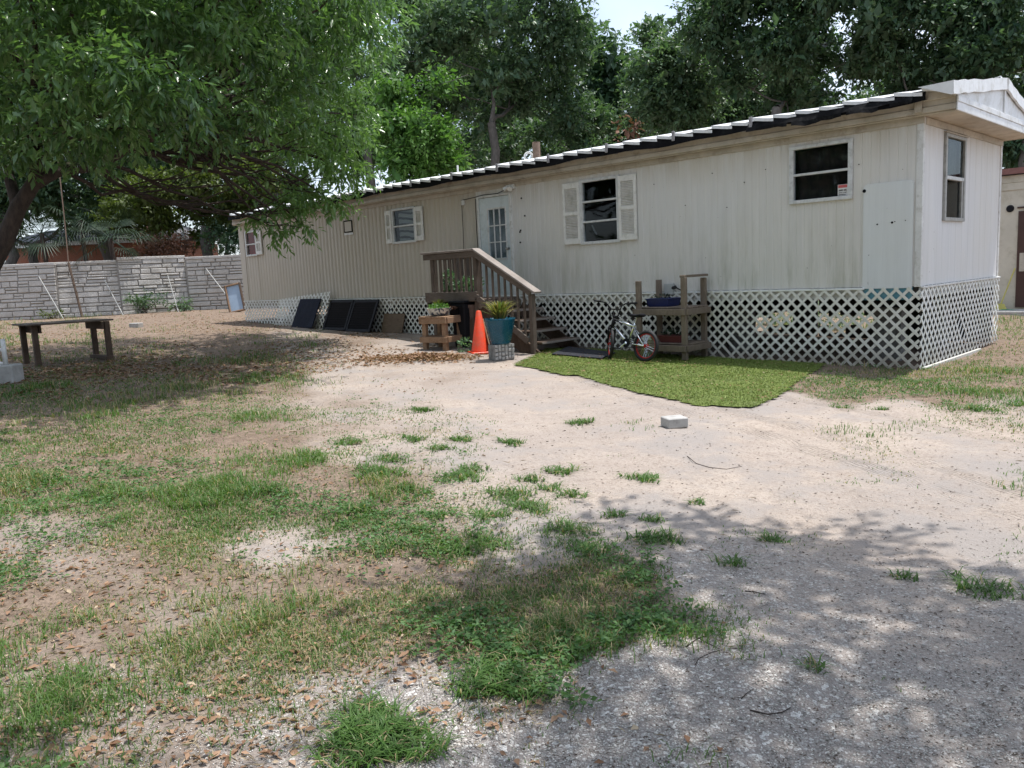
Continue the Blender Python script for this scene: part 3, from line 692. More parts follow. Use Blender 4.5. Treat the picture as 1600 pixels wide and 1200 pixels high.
# second tan board stepping up at the corner
B('corner_board', (-.02, -.17, ZT+.16), (.42, -.131, ZE+.09), M['trim'], roof, .006)
B('corner_board', (-.06, -.18, ZT+.03), (.03, -.146, ZE+.0), M['trim'], roof, .006)
# vents
MB().tube([(-8.38, 1.7, 3.80), (-8.38, 1.7, 4.32)], .085, 12).build('vent_pipe', M['pipe'], roof)
MB().tube([(-8.28, 1.62, 3.80), (-8.28, 1.62, 4.28)], .06, 12).build('vent_pipe', M['pipe'], roof)
m = MB(); m.torus((-8.62, 1.7, 4.05), (.7, -.7, 0), .085, .022, 20, 6); m.tube([(-8.55, 1.7, 3.85), (-8.55, 1.7, 4.0)], .03, 8); m.build('roof_cable_loop', M['pvc'], roof)
MB().tube([(-11.0, 1.75, 3.8), (-11.0, 1.75, 4.16)], .022, 8).build('vent_pipe', M['pvc'], roof)

# ------------------------------------------------------------------ lattice skirting
def clip_line(p, d, poly):
    t0, t1 = -1e9, 1e9; n = len(poly)
    for i in range(n):
        a = np.array(poly[i]); e = np.array(poly[(i+1) % n])-a; nrm = np.array([-e[1], e[0]])
        den = nrm@d; num = nrm@(a-p)
        if abs(den) < 1e-9:
            if num > 0: return None
            continue
        tt = num/den
        if den > 0: t0 = max(t0, tt)
        else: t1 = min(t1, tt)
    return (t0, t1) if t1-t0 > .03 else None
def lattice(name, poly, frame, mat, parent, sp=.117, w=.038, th=.006, jig=0):
    """poly: ccw (a, z) corners; frame(a, out, z)"""
    P = np.array(poly, float); c = P.mean(0); m = MB(); R_ = np.linalg.norm(P-c, axis=1).max(); ph0 = random.uniform(0, sp); oy = random.uniform(0, .012)
    for layer, ang in ((0, math.radians(45)), (1, math.radians(135))):
        d = np.array([math.cos(ang), math.sin(ang)]); nrm = np.array([-d[1], d[0]])
        base = nrm*(round(float(c@nrm)/sp)*sp+ph0)+d*(c@d)
        for k in range(-int(R_/sp)-1, int(R_/sp)+2):
            p = base+nrm*k*sp; tt = clip_line(p, d, poly)
            if tt is None: continue
            if random.random() < .018: tt = (tt[0]+(tt[1]-tt[0])*random.uniform(.2, .7), tt[1])
            q0, q1 = p+d*tt[0], p+d*tt[1]; o0 = .004+oy+layer*(th+.0008); jj = random.uniform(-jig, jig)
            V = []
            for o in (o0, o0+th):
                for q in (q0, q1):
                    for s in (-1, 1): V.append(frame(*((q+nrm*s*w/2)[:1]), o+jj, (q+nrm*s*w/2)[1]))
            m.add(V, [(0,1,3,2), (4,6,7,5), (0,2,6,4), (1,5,7,3), (0,4,5,1), (2,3,7,6)])
    o = m.build(name, mat, parent); o['kind'] = 'stuff'; return o
zb_at = lambda x: float(np.interp(x, [-18.7,-15.7,-12,-7,-4.8,-2.6,-.2,0], [.52,.37,.31,.20,.09,.02,-.03,-.03]))-.01
xe = [-18.74, -16.4, -14.0, -11.6, -9.2, -6.8, -4.4, -2.0, .02]
for i, (a, b) in enumerate(zip(xe[:-1], xe[1:])):
    dz = random.uniform(-.006, .006)
    lattice('lattice_panel', [(a, zb_at(a)), (b, zb_at(b)), (b, ZB-.01+dz), (a, ZB-.01+dz)], lambda q, o, z: (q, -.03-o, z), M['latt'], home, jig=.001)
lattice('lattice_panel', [(-.04, -.03), (1.9, -.0), (1.9, ZB-.01), (-.04, ZB-.01)], lambda q, o, z: (.02+o, q, z), M['lattw'], home)
lattice('lattice_panel', [(1.9, -.0), (W_, .03), (W_, ZB-.01), (1.9, ZB-.01)], lambda q, o, z: (.02+o, q, z), M['lattw'], home)
B('lattice_rail', (-8.6, -.055, ZB-.035), (-.72, -.012, ZB-.006), M['lattw'], home); B('lattice_rail', (-18.76, -.055, ZB-.03), (-8.61, -.012, ZB-.004), M['latt'], home)
B('lattice_rail', (.055, -.02, -.035), (.10, 2.6, .02), M['lattw'], home); B('lattice_rail', (.012, .0, ZB-.03), (.05, W_, ZB-.004), M['trimw'], home)
# piers and rear skirting under the floor
for x in np.arange(-17.5, 0, 2.4):
    for y in (.9, 2.9):
        if y > 2 and -4.6 < x < -1.6: continue
        g0 = float(G0(x, y)); 
        for k in range(int((.95-g0)/.2)): MB().box((x-.2, y-.1, g0+.2*k-.02+.003), (x+.2, y+.1, g0+.2*k+.18)).build('pier_block', M['concd'], home, bevel=.008)
for a, b in ((-18.7, -4.36), (-3.55, -3.05), (-1.85, -.05)): B('rear_skirt', (a, W_-.03, 0), (b, W_-.01, .96), M['under'], home, 0)
x = -4.36
while x < -1.85:
    w = random.uniform(.05, .22)
    if not -3.55 < x < -3.05:
        B('rear_skirt', (x+.004, W_-.032, .42+random.uniform(-.04, .14)), (x+w, W_-.012, .957), M['under'], home, 0); B('rear_skirt', (x+.004, W_-.034, -.05), (x+w, W_-.014, .16+random.uniform(-.06, .12)), M['under'], home, 0)
    x += w
# ================================================================== porch with stairs
def blade_plant(name, c, n, hmin, hmax, spread, w, mat, parent=None, droop=.25, seed=0, up=1.0):
    r = np.random.default_rng(seed); V = []; Q = []; T = []; ti = []
    for i in range(n):
        a = r.uniform(0, 6.283); h = r.uniform(hmin, hmax); lean = r.uniform(.05, 1)*spread; d = np.array([math.cos(a), math.sin(a), 0]); s_ = np.array([-d[1], d[0], 0])*w*r.uniform(.6, 1.2)
        p0 = np.asarray(c)+d*r.uniform(0, .25)*spread; b = len(V); t_ = r.uniform(0, .9)
        for f, ww in ((0, .7), (.45, 1), (.8, .6)):
            q = p0+d*lean*f*f+np.array([0, 0, h*up*(f-droop*f*f)]); V += [q-s_*ww/2, q+s_*ww/2]; ti += [t_, t_]
        q = p0+d*lean*1.1+np.array([0, 0, h*up*(1-droop*1.1)]); V.append(q); ti.append(t_)
        Q += [(b, b+1, b+3, b+2), (b+2, b+3, b+5, b+4)]; T.append((b+4, b+5, b+6))
    return mesh_np(name, V, T, Q, mat, parent, tint=ti)
def leafy(name, c, rad, n, size, mat, parent=None, seed=0, flat=.6):
    r = np.random.default_rng(seed); d = r.normal(size=(n, 3)); d /= np.linalg.norm(d, axis=1)[:, None]
    P = np.asarray(c)+d*np.array(rad)*(r.uniform(.25, 1, (n, 1))**.5)
    return leaves_mesh(name, P, d*.7+r.normal(size=(n, 3))*.5+[0, 0, .15], size*r.uniform(.6, 1.3, n), .5, mat, parent, r)
def leaves_mesh(name, P, D, Ln, wr, mat, parent, r, up=None, tint=None, fold=.25, origin=None):
    n = len(P); D = D/(np.linalg.norm(D, axis=1)[:, None]+1e-9)
    if up is None: up = r.normal(size=(n, 3))*.55+np.array([0, 0, 1])
    S = np.cross(D, up); S /= np.linalg.norm(S, axis=1)[:, None]+1e-9; N = np.cross(S, D)
    Ln = np.broadcast_to(Ln, (n,))[:, None]; w = Ln*wr/2
    V = np.empty((n, 4, 3)); V[:, 0] = P; V[:, 1] = P+D*Ln*.5+S*w+N*w*fold; V[:, 2] = P+D*Ln-N*Ln*.08; V[:, 3] = P+D*Ln*.5-S*w+N*w*fold
    b = np.arange(n)*4; T = np.concatenate([np.stack([b, b+1, b+2], 1), np.stack([b, b+2, b+3], 1)])
    if tint is None: tint = r.uniform(0, 1, n)
    return mesh_np(name, V.reshape(-1, 3), tris=T, mat=mat, parent=parent, tint=np.repeat(tint, 4), origin=origin)

g_ = lambda x, y: float(ground_z(x, y))
YF = -1.22
porch = thing('wooden_porch', (-7.4, -.6, g_(-7.4, -.6)), 'weathered wooden porch with railing and steps in front of the pale blue door', 'porch')
W = lambda n, lo, hi, m='wood_x', b=.006: B(n, lo, hi, M[m], porch, b)
for i in range(9): W('deck_board', (-8.82+i*.158, -1.2, 1.045), (-8.82+i*.158+.148, -.06, 1.085), 'wood_z')
W('rim_joist', (-8.86, YF-.03, 1.05-.0), (-7.36, YF+.008, 1.235)); W('rim_joist', (-8.86, YF+.0085, .9), (-8.82, -.06, 1.04), 'wood_z'); W('rim_joist', (-7.395, YF+.0085, .9), (-7.355, -.06, 1.04), 'wood_z')
def post(x, y, z0, z1, w=.095): return W('post', (x-w/2, y-w/2, z0), (x+w/2, y+w/2, z1), 'wood_z', .008)
post(-8.66, YF+.06, g_(-8.66, YF)-.02, 1.95); post(-7.42, YF+.06, g_(-7.42, YF)-.02, 1.97); post(-8.78, -.14, g_(-8.78, -.14)-.02, 1.95); post(-6.03, YF+.06, g_(-6.0, YF)-.05, 1.16)
post(-7.42, -.16, g_(-7.42, -.16)-.02, 1.04)
W('rail_cap', (-8.9, YF-.06, 1.985), (-7.36, YF+.13, 2.025), 'wood_grey'); W('top_rail', (-8.86, YF-.03, 1.87), (-7.38, YF+.0, 1.98))
W('rail_cap', (-8.9, YF+.131, 1.985), (-8.72, -.02, 2.025), 'wood_grey'); W('top_rail', (-8.84, YF+.12, 1.87), (-8.80, -.03, 1.98), 'wood_z')
for i in range(8): x = -8.53+i*.143; W('baluster', (x-.021, YF+.001, 1.10), (x+.021, YF+.036, 1.95), 'wood_z', .004)
for i in range(8): y = YF+.22+i*.12; W('baluster', (-8.80, y-.02, 1.09), (-8.765, y+.02, 1.95), 'wood_z', .004)
# sloping stair rail
def slope(n, x0, z0, x1, z1, y, w, h, mat):
    return MB().beam((x0, y, z0), (x1, y, z1), w, h, (0, 0, 1)).build(n, M[mat], porch, bevel=.006)
slope('rail_cap', -7.40, 2.02, -5.86, 1.185, YF+.035, .19, .038, 'wood_grey'); slope('top_rail', -7.39, 1.94, -5.98, 1.175, YF-.015, .036, .11, 'wood_x'); slope('bottom_rail', -7.38, 1.13, -6.09, .33, YF-.012, .036, .12, 'wood_x')
for i in range(8):
    x = -7.27+i*.155; q = (x+7.4)/1.4; zt = 1.93-.765*q; zb2 = 1.12-.87*q; W('baluster', (x-.02, YF+.008, zb2-.03), (x+.02, YF+.043, zt), 'wood_z', .004)
# stairs
for i, (xn, z) in enumerate(((-6.74, .87), (-6.45, .69), (-6.16, .50), (-5.87, .31))):
    W('tread', (xn-.31, -1.11, z-.042), (xn, -.09, z), 'wood_old'); W('tread_edge', (xn+.0005, -1.11, z-.04), (xn+.012, -.09, z-.003), 'wood_grey', .002)
for y in (-1.14, -.07): MB().beam((-7.36, y, .86), (-5.95, y, .02), .04, .26, (0,0,1)).build('stringer', M['wood_old'], porch, bevel=.004)
W('landing_board', (-6.3, -1.1, .06), (-5.75, -.1, .12), 'wood_old')
# greenery standing on the porch
def potted(name, x, y, z, pr, ph, label, leaf, seed, rad=(.2,.16,.22), n=260, size=.07, mat='terra'):
    o = thing(name, (x, y, z), label, 'plant'); MB().lathe((x, y, z), [(pr*.7, .001), (pr, ph*.9), (pr*1.08, ph*.9), (pr*1.08, ph), (pr*.85, ph), (pr*.8, ph*.85)], 18).build('pot', M[mat], o, smooth=False)
    leafy('foliage', (x, y, z+ph+rad[2]*.75), rad, n, size, M[leaf], o, seed); return o
potted('potted_plant', -8.42, -.98, 1.0855, .11, .16, 'bushy pale green potted plant behind the left porch balusters', 'bush', 3, (.17,.12,.24), 320)
potted('potted_plant', -7.98, -.98, 1.0855, .10, .12, 'low green potted plant behind the middle porch balusters', 'bush', 4, (.17,.12,.17), 260)
potted('potted_plant', -7.64, -.98, 1.0855, .10, .12, 'leafy potted plant next to the porch corner post', 'bush', 5, (.13,.12,.19), 220)

# ------------------------------------------------------------------ things by the porch
RH = np.array([Rv0[0], Rv0[1], 0]); FH = np.array([Fv[0], Fv[1], 0])/np.linalg.norm(Fv[:2])
def rot_thing_axes(phi): return (RH*math.cos(phi)-FH*math.sin(phi), RH*math.sin(phi)+FH*math.cos(phi))
Mleg = gp(697, 547); ph = math.radians(33); A_ = -RH*math.cos(ph)+FH*math.sin(ph); B_ = RH*math.sin(ph)+FH*math.cos(ph)
tb_s = .47; tc_ = Mleg+(A_+B_)*tb_s/2; zg = g_(tc_[0], tc_[1])
table = thing('wooden_side_table', (tc_[0], tc_[1], zg), 'small brown wooden table holding plant bowls beside the porch', 'table')
def tob(n, ca, cb, cz, sa, sb, sz, m='wood_brn', par=None): 
    c = tc_+A_*ca+B_*cb; c = np.array([c[0], c[1], zg+cz]); return MB().obox(c, A_, B_, (0,0,1), sa, sb, sz).build(n, M[m], par or table, bevel=.006)
hh = tb_s/2
for a in (-1, 1):
    for b in (-1, 1): tob('leg', a*hh, b*hh, .27, .09, .09, .60)
for k in range(4): tob('top_board', -.235+.157*k, 0, .62, .15, .66, .034)
for z, n in ((.555, 'apron'), (.20, 'lower_rail')):
    for s in (-1, 1): tob(n, 0, s*(hh+.065), z, .64, .036, .11); tob(n, s*(hh+.065), 0, z+.001, .036, .50, .108)
for k in range(3): tob('shelf_board', -.15+.15*k, 0, .235, .14, .5, .03)
def tpos(a, b, z): c = tc_+A_*a+B_*b; return np.array([c[0], c[1], zg+z])
c = tpos(-.02, -.10, .6375)
bowl = thing('enamel_bowl', c, 'mottled white and blue enamel bowl of succulents on the wooden side table', 'planter')
MB().lathe(c, [(.12, 0), (.18, .03), (.215, .11), (.235, .15), (.24, .15), (.23, .14), (.0, .12)], 24).build('bowl', M['enamel'], bowl, smooth=True)
leafy('succulents', c+[0, 0, .155], (.21, .21, .05), 320, .06, M['leaf_bright'], bowl, 8)
c = tpos(.17, .16, .6375)
p2 = thing('small_bowl', c, 'small pale bowl of spiky plants behind the enamel bowl on the side table', 'planter')
MB().lathe(c, [(.08, 0), (.12, .05), (.15, .12), (.14, .12), (0, .1)], 20).build('bowl', M['enamel'], p2, smooth=True)
blade_plant('spiky_leaves', c+[0, 0, .1], 60, .15, .34, .22, .022, M['spike'], p2, .3, 9)
c = tpos(-.22, .10, .6375)
p3 = thing('dark_pot', c, 'small dark pot of reddish drooping plant on the right end of the side table', 'planter')
MB().lathe(c, [(.07, 0), (.09, .1), (.1, .1), (.08, .1), (0, .09)], 16).build('pot', M['blackp'], p3, smooth=True)
blade_plant('drooping_leaves', c+[0, 0, .09], 60, .13, .26, .17, .03, M['leaf_rust'], p3, .75, 10)
# black bin behind
c = gp(728, 545)+FH*.35; c[2] = g_(c[0], c[1])
bn = thing('black_bin', c, 'tall black plastic bin between the side table and the traffic cone', 'bin')
m = MB(); m.add([c+np.array([x*.2*s, y*.2*s, z]) for s, z in ((.8, 0), (1, .84)) for x, y in ((-1,-1),(1,-1),(1,1),(-1,1))], [(0,3,2,1), (4,5,6,7), (0,1,5,4), (1,2,6,5), (2,3,7,6), (3,0,4,7)]); m.build('body', M['blackp'], bn, bevel=.02)
MB().obox(c+[0, 0, .865], (1,0,0), (0,1,0), (0,0,1), .44, .44, .045).build('lid', M['blackp'], bn, bevel=.012)
# round pot behind the cone
c = gp(741, 546)+FH*.42; c[2] = g_(c[0], c[1])
pb = thing('stacked_pot', c, 'brown clay pot on a dark plank box behind the traffic cone', 'pot')
MB().box((c[0]-.12, c[1]-.12, c[2]), (c[0]+.12, c[1]+.12, c[2]+.56)).build('plank_box', M['wood_old'], pb, bevel=.01)
MB().lathe(c+[0, 0, .561], [(.11, 0), (.135, .2), (.155, .2), (.155, .26), (.13, .26), (.12, .2)], 18).build('pot', M['terra'], pb)
# cone
c = gp(751, 550); c[2] = g_(c[0], c[1])
cone = thing('traffic_cone', c, 'bright orange traffic cone between the side table and the blue pot', 'traffic cone')
MB().lathe(c+[0, 0, .035], [(.175, 0), (.165, .02), (.045, .72), (.03, .735), (.022, .735), (.02, .7)], 24).build('cone_body', M['cone'], cone, smooth=True)
MB().obox(c+[0, 0, .015], RH*.9+FH*.3, FH*.9-RH*.3, (0,0,1), .40, .40, .04).build('cone_base', M['cone'], cone, bevel=.012)
# leaning plank
lp = gp(768, 552)+FH*.1; lp[2] = g_(lp[0], lp[1])
o = MB().beam(lp, lp+FH*.22-RH*.13+np.array([0, 0, .62]), .11, .025, RH).build('leaning_plank', M['wood_brn'], None, bevel=.004, origin=lp)
tag(o, 'narrow tan plank leaning between the traffic cone and the blue pot', 'plank')
# textured concrete block and blue pot
cb0 = (gp(764, 565)+gp(803, 560))/2+FH*.10; zc = g_(cb0[0], cb0[1]); cb0[2] = zc
blk = thing('concrete_block', cb0, 'grey split-face concrete block under the blue pot', 'concrete block')
r1, f1 = rot_thing_axes(math.radians(-28))
MB().obox(cb0+[0, 0, .135], r1, f1, (0,0,1), .37, .24, .27).build('block_core', M['concd'], blk, bevel=.01)
for i in range(6):
    for j in range(4):
        cc = cb0+r1*(-.185+.062*(i+.5))+f1*(-.128)+np.array([0, 0, .02+.064*(j+.5)+random.uniform(-.012, .012)])
        MB().obox(cc, r1, f1, (0,0,1), .05*random.uniform(.75, 1.05), .02*random.uniform(.6, 1.6), .054*random.uniform(.8, 1.05)).build('split_face', M['conc'], blk, bevel=.005)
pc = cb0+np.array([0, 0, .2705])
pot = thing('blue_pot', pc, 'large teal blue glazed pot of spiky snake plants on a concrete block', 'planter')
MB().lathe(pc, [(.155, 0), (.17, .03), (.165, .04), (.18, .06), (.235, .30), (.255, .40), (.262, .43), (.245, .43), (.235, .38), (0, .37)], 28).build('pot', M['teal'], pot, smooth=True)
blade_plant('spiky_leaves', pc+[0, 0, .36], 170, .25, .56, .36, .034, M['spike'], pot, .3, 12)
# small green weeds by the bin
o = leafy('weed_plant', gp(727, 549)+[0, 0, .12], (.14, .14, .14), 90, .07, M['bush'], None, 14); tag(o, 'small green leafy weed at the foot of the black bin', 'weed')

# ------------------------------------------------------------------ turf mat and doormat
tp = [gp(*q) for q in ((800, 571), (905, 590), (1000, 617), (1080, 632), (1150, 640), (1182, 640), (1215, 622), (1243, 601))]+[np.array([-1.2, -.10, 0]), np.array([-5.6, -.10, 0]), np.array([-6.25, -.62, 0])]
pts2 = np.array(tp)[:, :2]; cen = pts2.mean(0)
def inside(px, py, poly):
    r = np.zeros(len(px), bool); j = len(poly)-1
    for i in range(len(poly)):
        xi, yi = poly[i]; xj, yj = poly[j]
        r ^= ((yi > py) != (yj > py)) & (px < (xj-xi)*(py-yi)/(yj-yi+1e-12)+xi); j = i
    return r
gxs = np.arange(-6.4, .1, .055); gys = np.arange(-4.3, 0, .055); TX, TY = np.meshgrid(gxs, gys); ins = inside(TX.ravel(), TY.ravel(), pts2).reshape(TX.shape)
TZ = ground_z(TX, TY)+.014+.010*vnoise(TX, TY, 1.5, 31); nxg = len(gxs)
cell = ins[:-1, :-1] & ins[1:, :-1] & ins[:-1, 1:] & ins[1:, 1:]
jy, ix = np.where(cell); b = jy*nxg+ix
turf = mesh_np('artificial_turf', np.stack([TX.ravel(), TY.ravel(), TZ.ravel()], 1), quads=np.stack([b, b+1, b+nxg+1, b+nxg], 1), mat=M['turf'], smooth=True, origin=(-3, -2, 0))
tag(turf, 'bright green artificial turf mat laid in front of the lattice', 'turf mat')
# its short pile
N = 80000; r = np.random.default_rng(5); px_ = r.uniform(-6.4, .0, N); py_ = r.uniform(-4.25, -.1, N); ok = inside(px_, py_, pts2); px_, py_ = px_[ok], py_[ok]; n = len(px_)
pz_ = ground_z(px_, py_)+.016+.010*vnoise(px_, py_, 1.5, 31); a = r.uniform(0, 6.28, n); h = r.uniform(.008, .02, n); ww = .0045
P0 = np.stack([px_, py_, pz_], 1); S = np.stack([np.cos(a), np.sin(a), 0*a], 1)*ww; Tp = P0+np.stack([r.normal(0, .012, n), r.normal(0, .012, n), h], 1)
V = np.stack([P0-S, P0+S, Tp], 1).reshape(-1, 3); pile = mesh_np('turf_pile', V, tris=np.arange(n*3).reshape(-1, 3), mat=M['turfb'], parent=turf, tint=np.repeat(r.uniform(0, 1, n), 3)); pile['kind'] = 'stuff'
dm = [gp(*q) for q in ((862, 556), (940, 563), (962, 553), (888, 545))]
m = MB(); m.add([np.array([q[0], q[1], g_(q[0], q[1])+.038]) for q in dm]+[np.array([q[0], q[1], g_(q[0], q[1])+.056]) for q in dm], [(0,3,2,1), (4,5,6,7), (0,1,5,4), (1,2,6,5), (2,3,7,6), (3,0,4,7)])
o = m.build('doormat', M['mat'], None, bevel=.004, origin=dm[0]); tag(o, 'dark doormat lying on the turf at the foot of the steps', 'mat')

# ------------------------------------------------------------------ lumber stand
ZS = g_(-3.6, -.5)+.03
stand = thing('lumber_stand', (-3.6, -.46, ZS), 'rough lumber potting stand with tall posts against the lattice', 'stand')
def S_(n, lo, hi): return B(n, (lo[0], lo[1], lo[2]+ZS), (hi[0], hi[1], hi[2]+ZS), M['wood_stand'], stand, .006)
for x, y, h in ((-3.17, -.77, 1.28), (-3.2, -.15, 1.26), (-4.02, -.77, 1.25), (-4.05, -.15, 1.25)): S_('post', (x-.045, y-.03, 0), (x+.045, y+.03, h))
S_('top_bar', (-3.23, -.80, 1.281), (-3.14, -.1, 1.32))
for z in (.70, .13):
    S_('rail', (-4.07, -.84, z), (-3.12, -.801, z+.10)); S_('rail', (-4.1, -.119, z), (-3.15, -.08, z+.10)); S_('rail', (-3.124, -.8, z+.002), (-3.085, -.12, z+.098)); S_('rail', (-4.135, -.8, z+.002), (-4.096, -.12, z+.098))
    for k in range(4): S_('shelf_board', (-4.09, -.735+.148*k, z+.101), (-3.11, -.60+.148*k, z+.126))
def tub(name, x0, x1, y0, y1, z, h, mat, label, cat):
    o = thing(name, ((x0+x1)/2, (y0+y1)/2, z), label, cat); m = MB(); t_ = .012; e = .03
    V = []
    for s, zz in ((e, 0), (0, h), (-.015, h), (-.015, h+.012), (t_, h+.012), (e+t_, .012)):
        V += [(x0+s, y0+s, z+zz), (x1-s, y0+s, z+zz), (x1-s, y1-s, z+zz), (x0+s, y1-s, z+zz)]
    F = [(0,3,2,1), (20,21,22,23)]+[(4*i+k, 4*i+(k+1) % 4, 4*i+4+(k+1) % 4, 4*i+4+k) for i in range(5) for k in range(4)]
    m.add(V, F).build('tub', M[mat], o, bevel=.004); return o
tub('blue_tub', -3.95, -3.52, -.68, -.3, ZS+.827, .12, 'bluep', 'dark blue plastic tub on the top shelf of the lumber stand', 'tub')
o = tub('red_planter', -3.72, -3.3, -.7, -.45, ZS+.257, .10, 'redp', 'dark red planter box on the bottom shelf of the lumber stand', 'planter')
o = leafy('dark_foliage', (-3.5, -.57, ZS+.39), (.2, .1, .05), 80, .06, M['palm'], o, 21)
o = leafy('dark_foliage', (-3.75, -.5, ZS+.98), (.14, .1, .035), 60, .05, M['palm'], col.objects['blue_tub'], 22)

# ------------------------------------------------------------------ bicycle
def bicycle():
    zr = g_(-3.62, -1.2)+.036; R_ = .245
    root = thing('bicycle', (-4.0, -1.2, zr), 'small chrome frame bicycle with red wheels leaning on the lumber stand', 'bicycle')
    lean = math.radians(9); up = np.array([0, math.sin(lean), math.cos(lean)]); fw = np.array([-.995, .09, 0]); fw /= np.linalg.norm(fw); sd = np.cross(up, fw)
    O = np.array([-3.60, -1.24, zr])                       # rear contact
    P = lambda f, h, s=0: O+fw*f+up*h+sd*s
    def wheel(c, ax, nm):
        t_ = MB().torus(c, ax, R_-.025, .027, 40, 8).build(nm, M['rubber'], root, smooth=True)
        MB().torus(c, ax, R_-.055, .012, 40, 6).build('rim', M['redrim'], t_, smooth=True)
        MB().torus(c, ax, R_-.045, .008, 40, 6).build('rim_edge', M['chrome'], t_, smooth=True)
        ax = ax/np.linalg.norm(ax); e = np.cross(ax, (0,0,1)); e /= np.linalg.norm(e); g2 = np.cross(ax, e); sp = MB()
        for k in range(28):
            a = 2*math.pi*k/28; a2 = a+(.5 if k % 2 else -.5); s_ = (.03 if k % 4 < 2 else -.03)
            sp.tube([c+ax*s_+(e*math.cos(a2)+g2*math.sin(a2))*.022, c+(e*math.cos(a)+g2*math.sin(a))*(R_-.06)], .0022, 4)
        sp.build('spokes', M['chrome'], t_)
        MB().tube([c-ax*.055, c-ax*.035, c-ax*.034, c+ax*.034, c+ax*.035, c+ax*.055], [.012, .012, .03, .03, .012, .012], 12).build('hub', M['redrim'], t_)
    rh = P(0, R_); wheel(rh, sd, 'rear_wheel')
    head_t, head_b = P(.70, .66), P(.735, .55)
    st = math.radians(40)                                     # bars and fork turned towards the viewer
    fdir = fw*math.cos(st)+sd*math.sin(st)*(1 if sd[1] > 0 else -1); sdir = np.cross(up, fdir)
    fh = head_b-up*(.55-R_)+fdir*.035; fh[2] = zr+R_*math.cos(lean)+.002; wheel(fh, sdir, 'front_wheel')
    bb = P(.37, .28); st_t = P(.27, .55)
    f = MB(); f.tube([head_b+(head_t-head_b)*.15, bb], .022, 10); f.tube([head_t+(head_b-head_t)*.1, st_t], .019, 10); f.tube([bb, st_t, P(.255, .60)], .017, 10)
    for s in (-.055, .055):
        f.tube([rh+sd*s, bb+sd*s*.5], .011, 8); f.tube([rh+sd*s, st_t-up*.02+sd*s*.3], .009, 8)
    f.build('frame', M['chrome'], root, smooth=True)
    MB().tube([head_t+up*.015, head_b-up*.01], .026, 12).build('head_tube', M['blackp'], root, smooth=True)
    fk = MB(); cr = head_b-up*.02
    for s in (-.055, .055): fk.tube([cr, cr+sdir*s-up*.02, fh+sdir*s], [.018, .016, .011], 8)
    fk.build('fork', M['blackp'], root, smooth=True)
    sm = head_t+up*.03; stem = sm+fdir*.045+up*.02
    hb = MB()
    for s in (-1, 1):
        hb.tube([stem, stem+sdir*s*.06, stem+sdir*s*.11+up*.17-fdir*.01, stem+sdir*s*.17+up*.21-fdir*.03, stem+sdir*s*.33+up*.225-fdir*.07], .011, 8)
    hb.tube([stem+sdir*.09+up*.11, stem-sdir*.09+up*.11], .009, 8); hb.tube([sm-up*.02, sm+up*.02, stem], .02, 8)
    hb.build('handlebar', M['blackp'], root, smooth=True)
    for s in (-1, 1): MB().tube([stem+sdir*s*.24+up*.22-fdir*.047, stem+sdir*s*.345+up*.226-fdir*.073], .017, 10).build('grip', M['rubber'], root, smooth=True)
    sp_ = P(.235, .70); MB().tube([P(.26, .56), P(.238, .69)], .013, 8).build('seat_post', M['chrome'], root)
    m = MB(); prof = [(-.13, .085, .03), (-.10, .095, .02), (-.02, .07, .012), (.06, .035, .018), (.13, .02, .024)]
    for x, w, h in prof:
        for a in range(8):
            t_ = 2*math.pi*a/8; m.v.append(tuple(sp_+fw*x+sd*math.cos(t_)*w+up*(h+.026*math.sin(t_))))
    for i in range(4):
        for a in range(8): m.f.append((i*8+a, i*8+(a+1) % 8, i*8+8+(a+1) % 8, i*8+8+a))
    m.f += [tuple(range(8))[::-1], tuple(32+a for a in range(8))]; m.build('saddle', M['blackp'], root, smooth=True)
    ck = MB(); ck.tube([bb-sd*.06, bb+sd*.06], .02, 12); ca = fw*.8-up*.6; ca /= np.linalg.norm(ca)
    ck.tube([bb+sd*.06, bb+sd*.07+ca*.155], .01, 8); ck.tube([bb-sd*.06, bb-sd*.07-ca*.155], .01, 8); ck.build('crank', M['chrome'], root)
    s2 = sd if sd[1] < 0 else -sd
    MB().tube([bb+s2*.045, bb+s2*.05], .075, 24).build('chainring', M['blackp'], root)
    for s in (-1, 1): q = bb+sd*s*.11+ca*.155*s; MB().obox(q, fw, sd, up, .09, .08, .02).build('pedal', M['blackp'], root, bevel=.004)
    ch = MB(); ch.tube([bb+s2*.048+up*.073, rh+s2*.048+up*.028], .006, 6); ch.tube([bb+s2*.048-up*.073, rh+s2*.048-up*.028], .006, 6); ch.build('chain', M['wire'], root)
    bk = MB(); bk.tube([stem+sdir*.12+up*.18, stem+sdir*.05+up*.24-fdir*.1, head_t-fw*.1+up*.05, st_t+up*.01], .005, 6); bk.tube([stem-sdir*.12+up*.18, stem+fdir*.1+up*.1, cr+fdir*.02], .005, 6); bk.build('brake_cable', M['wire'], root)
bicycle()

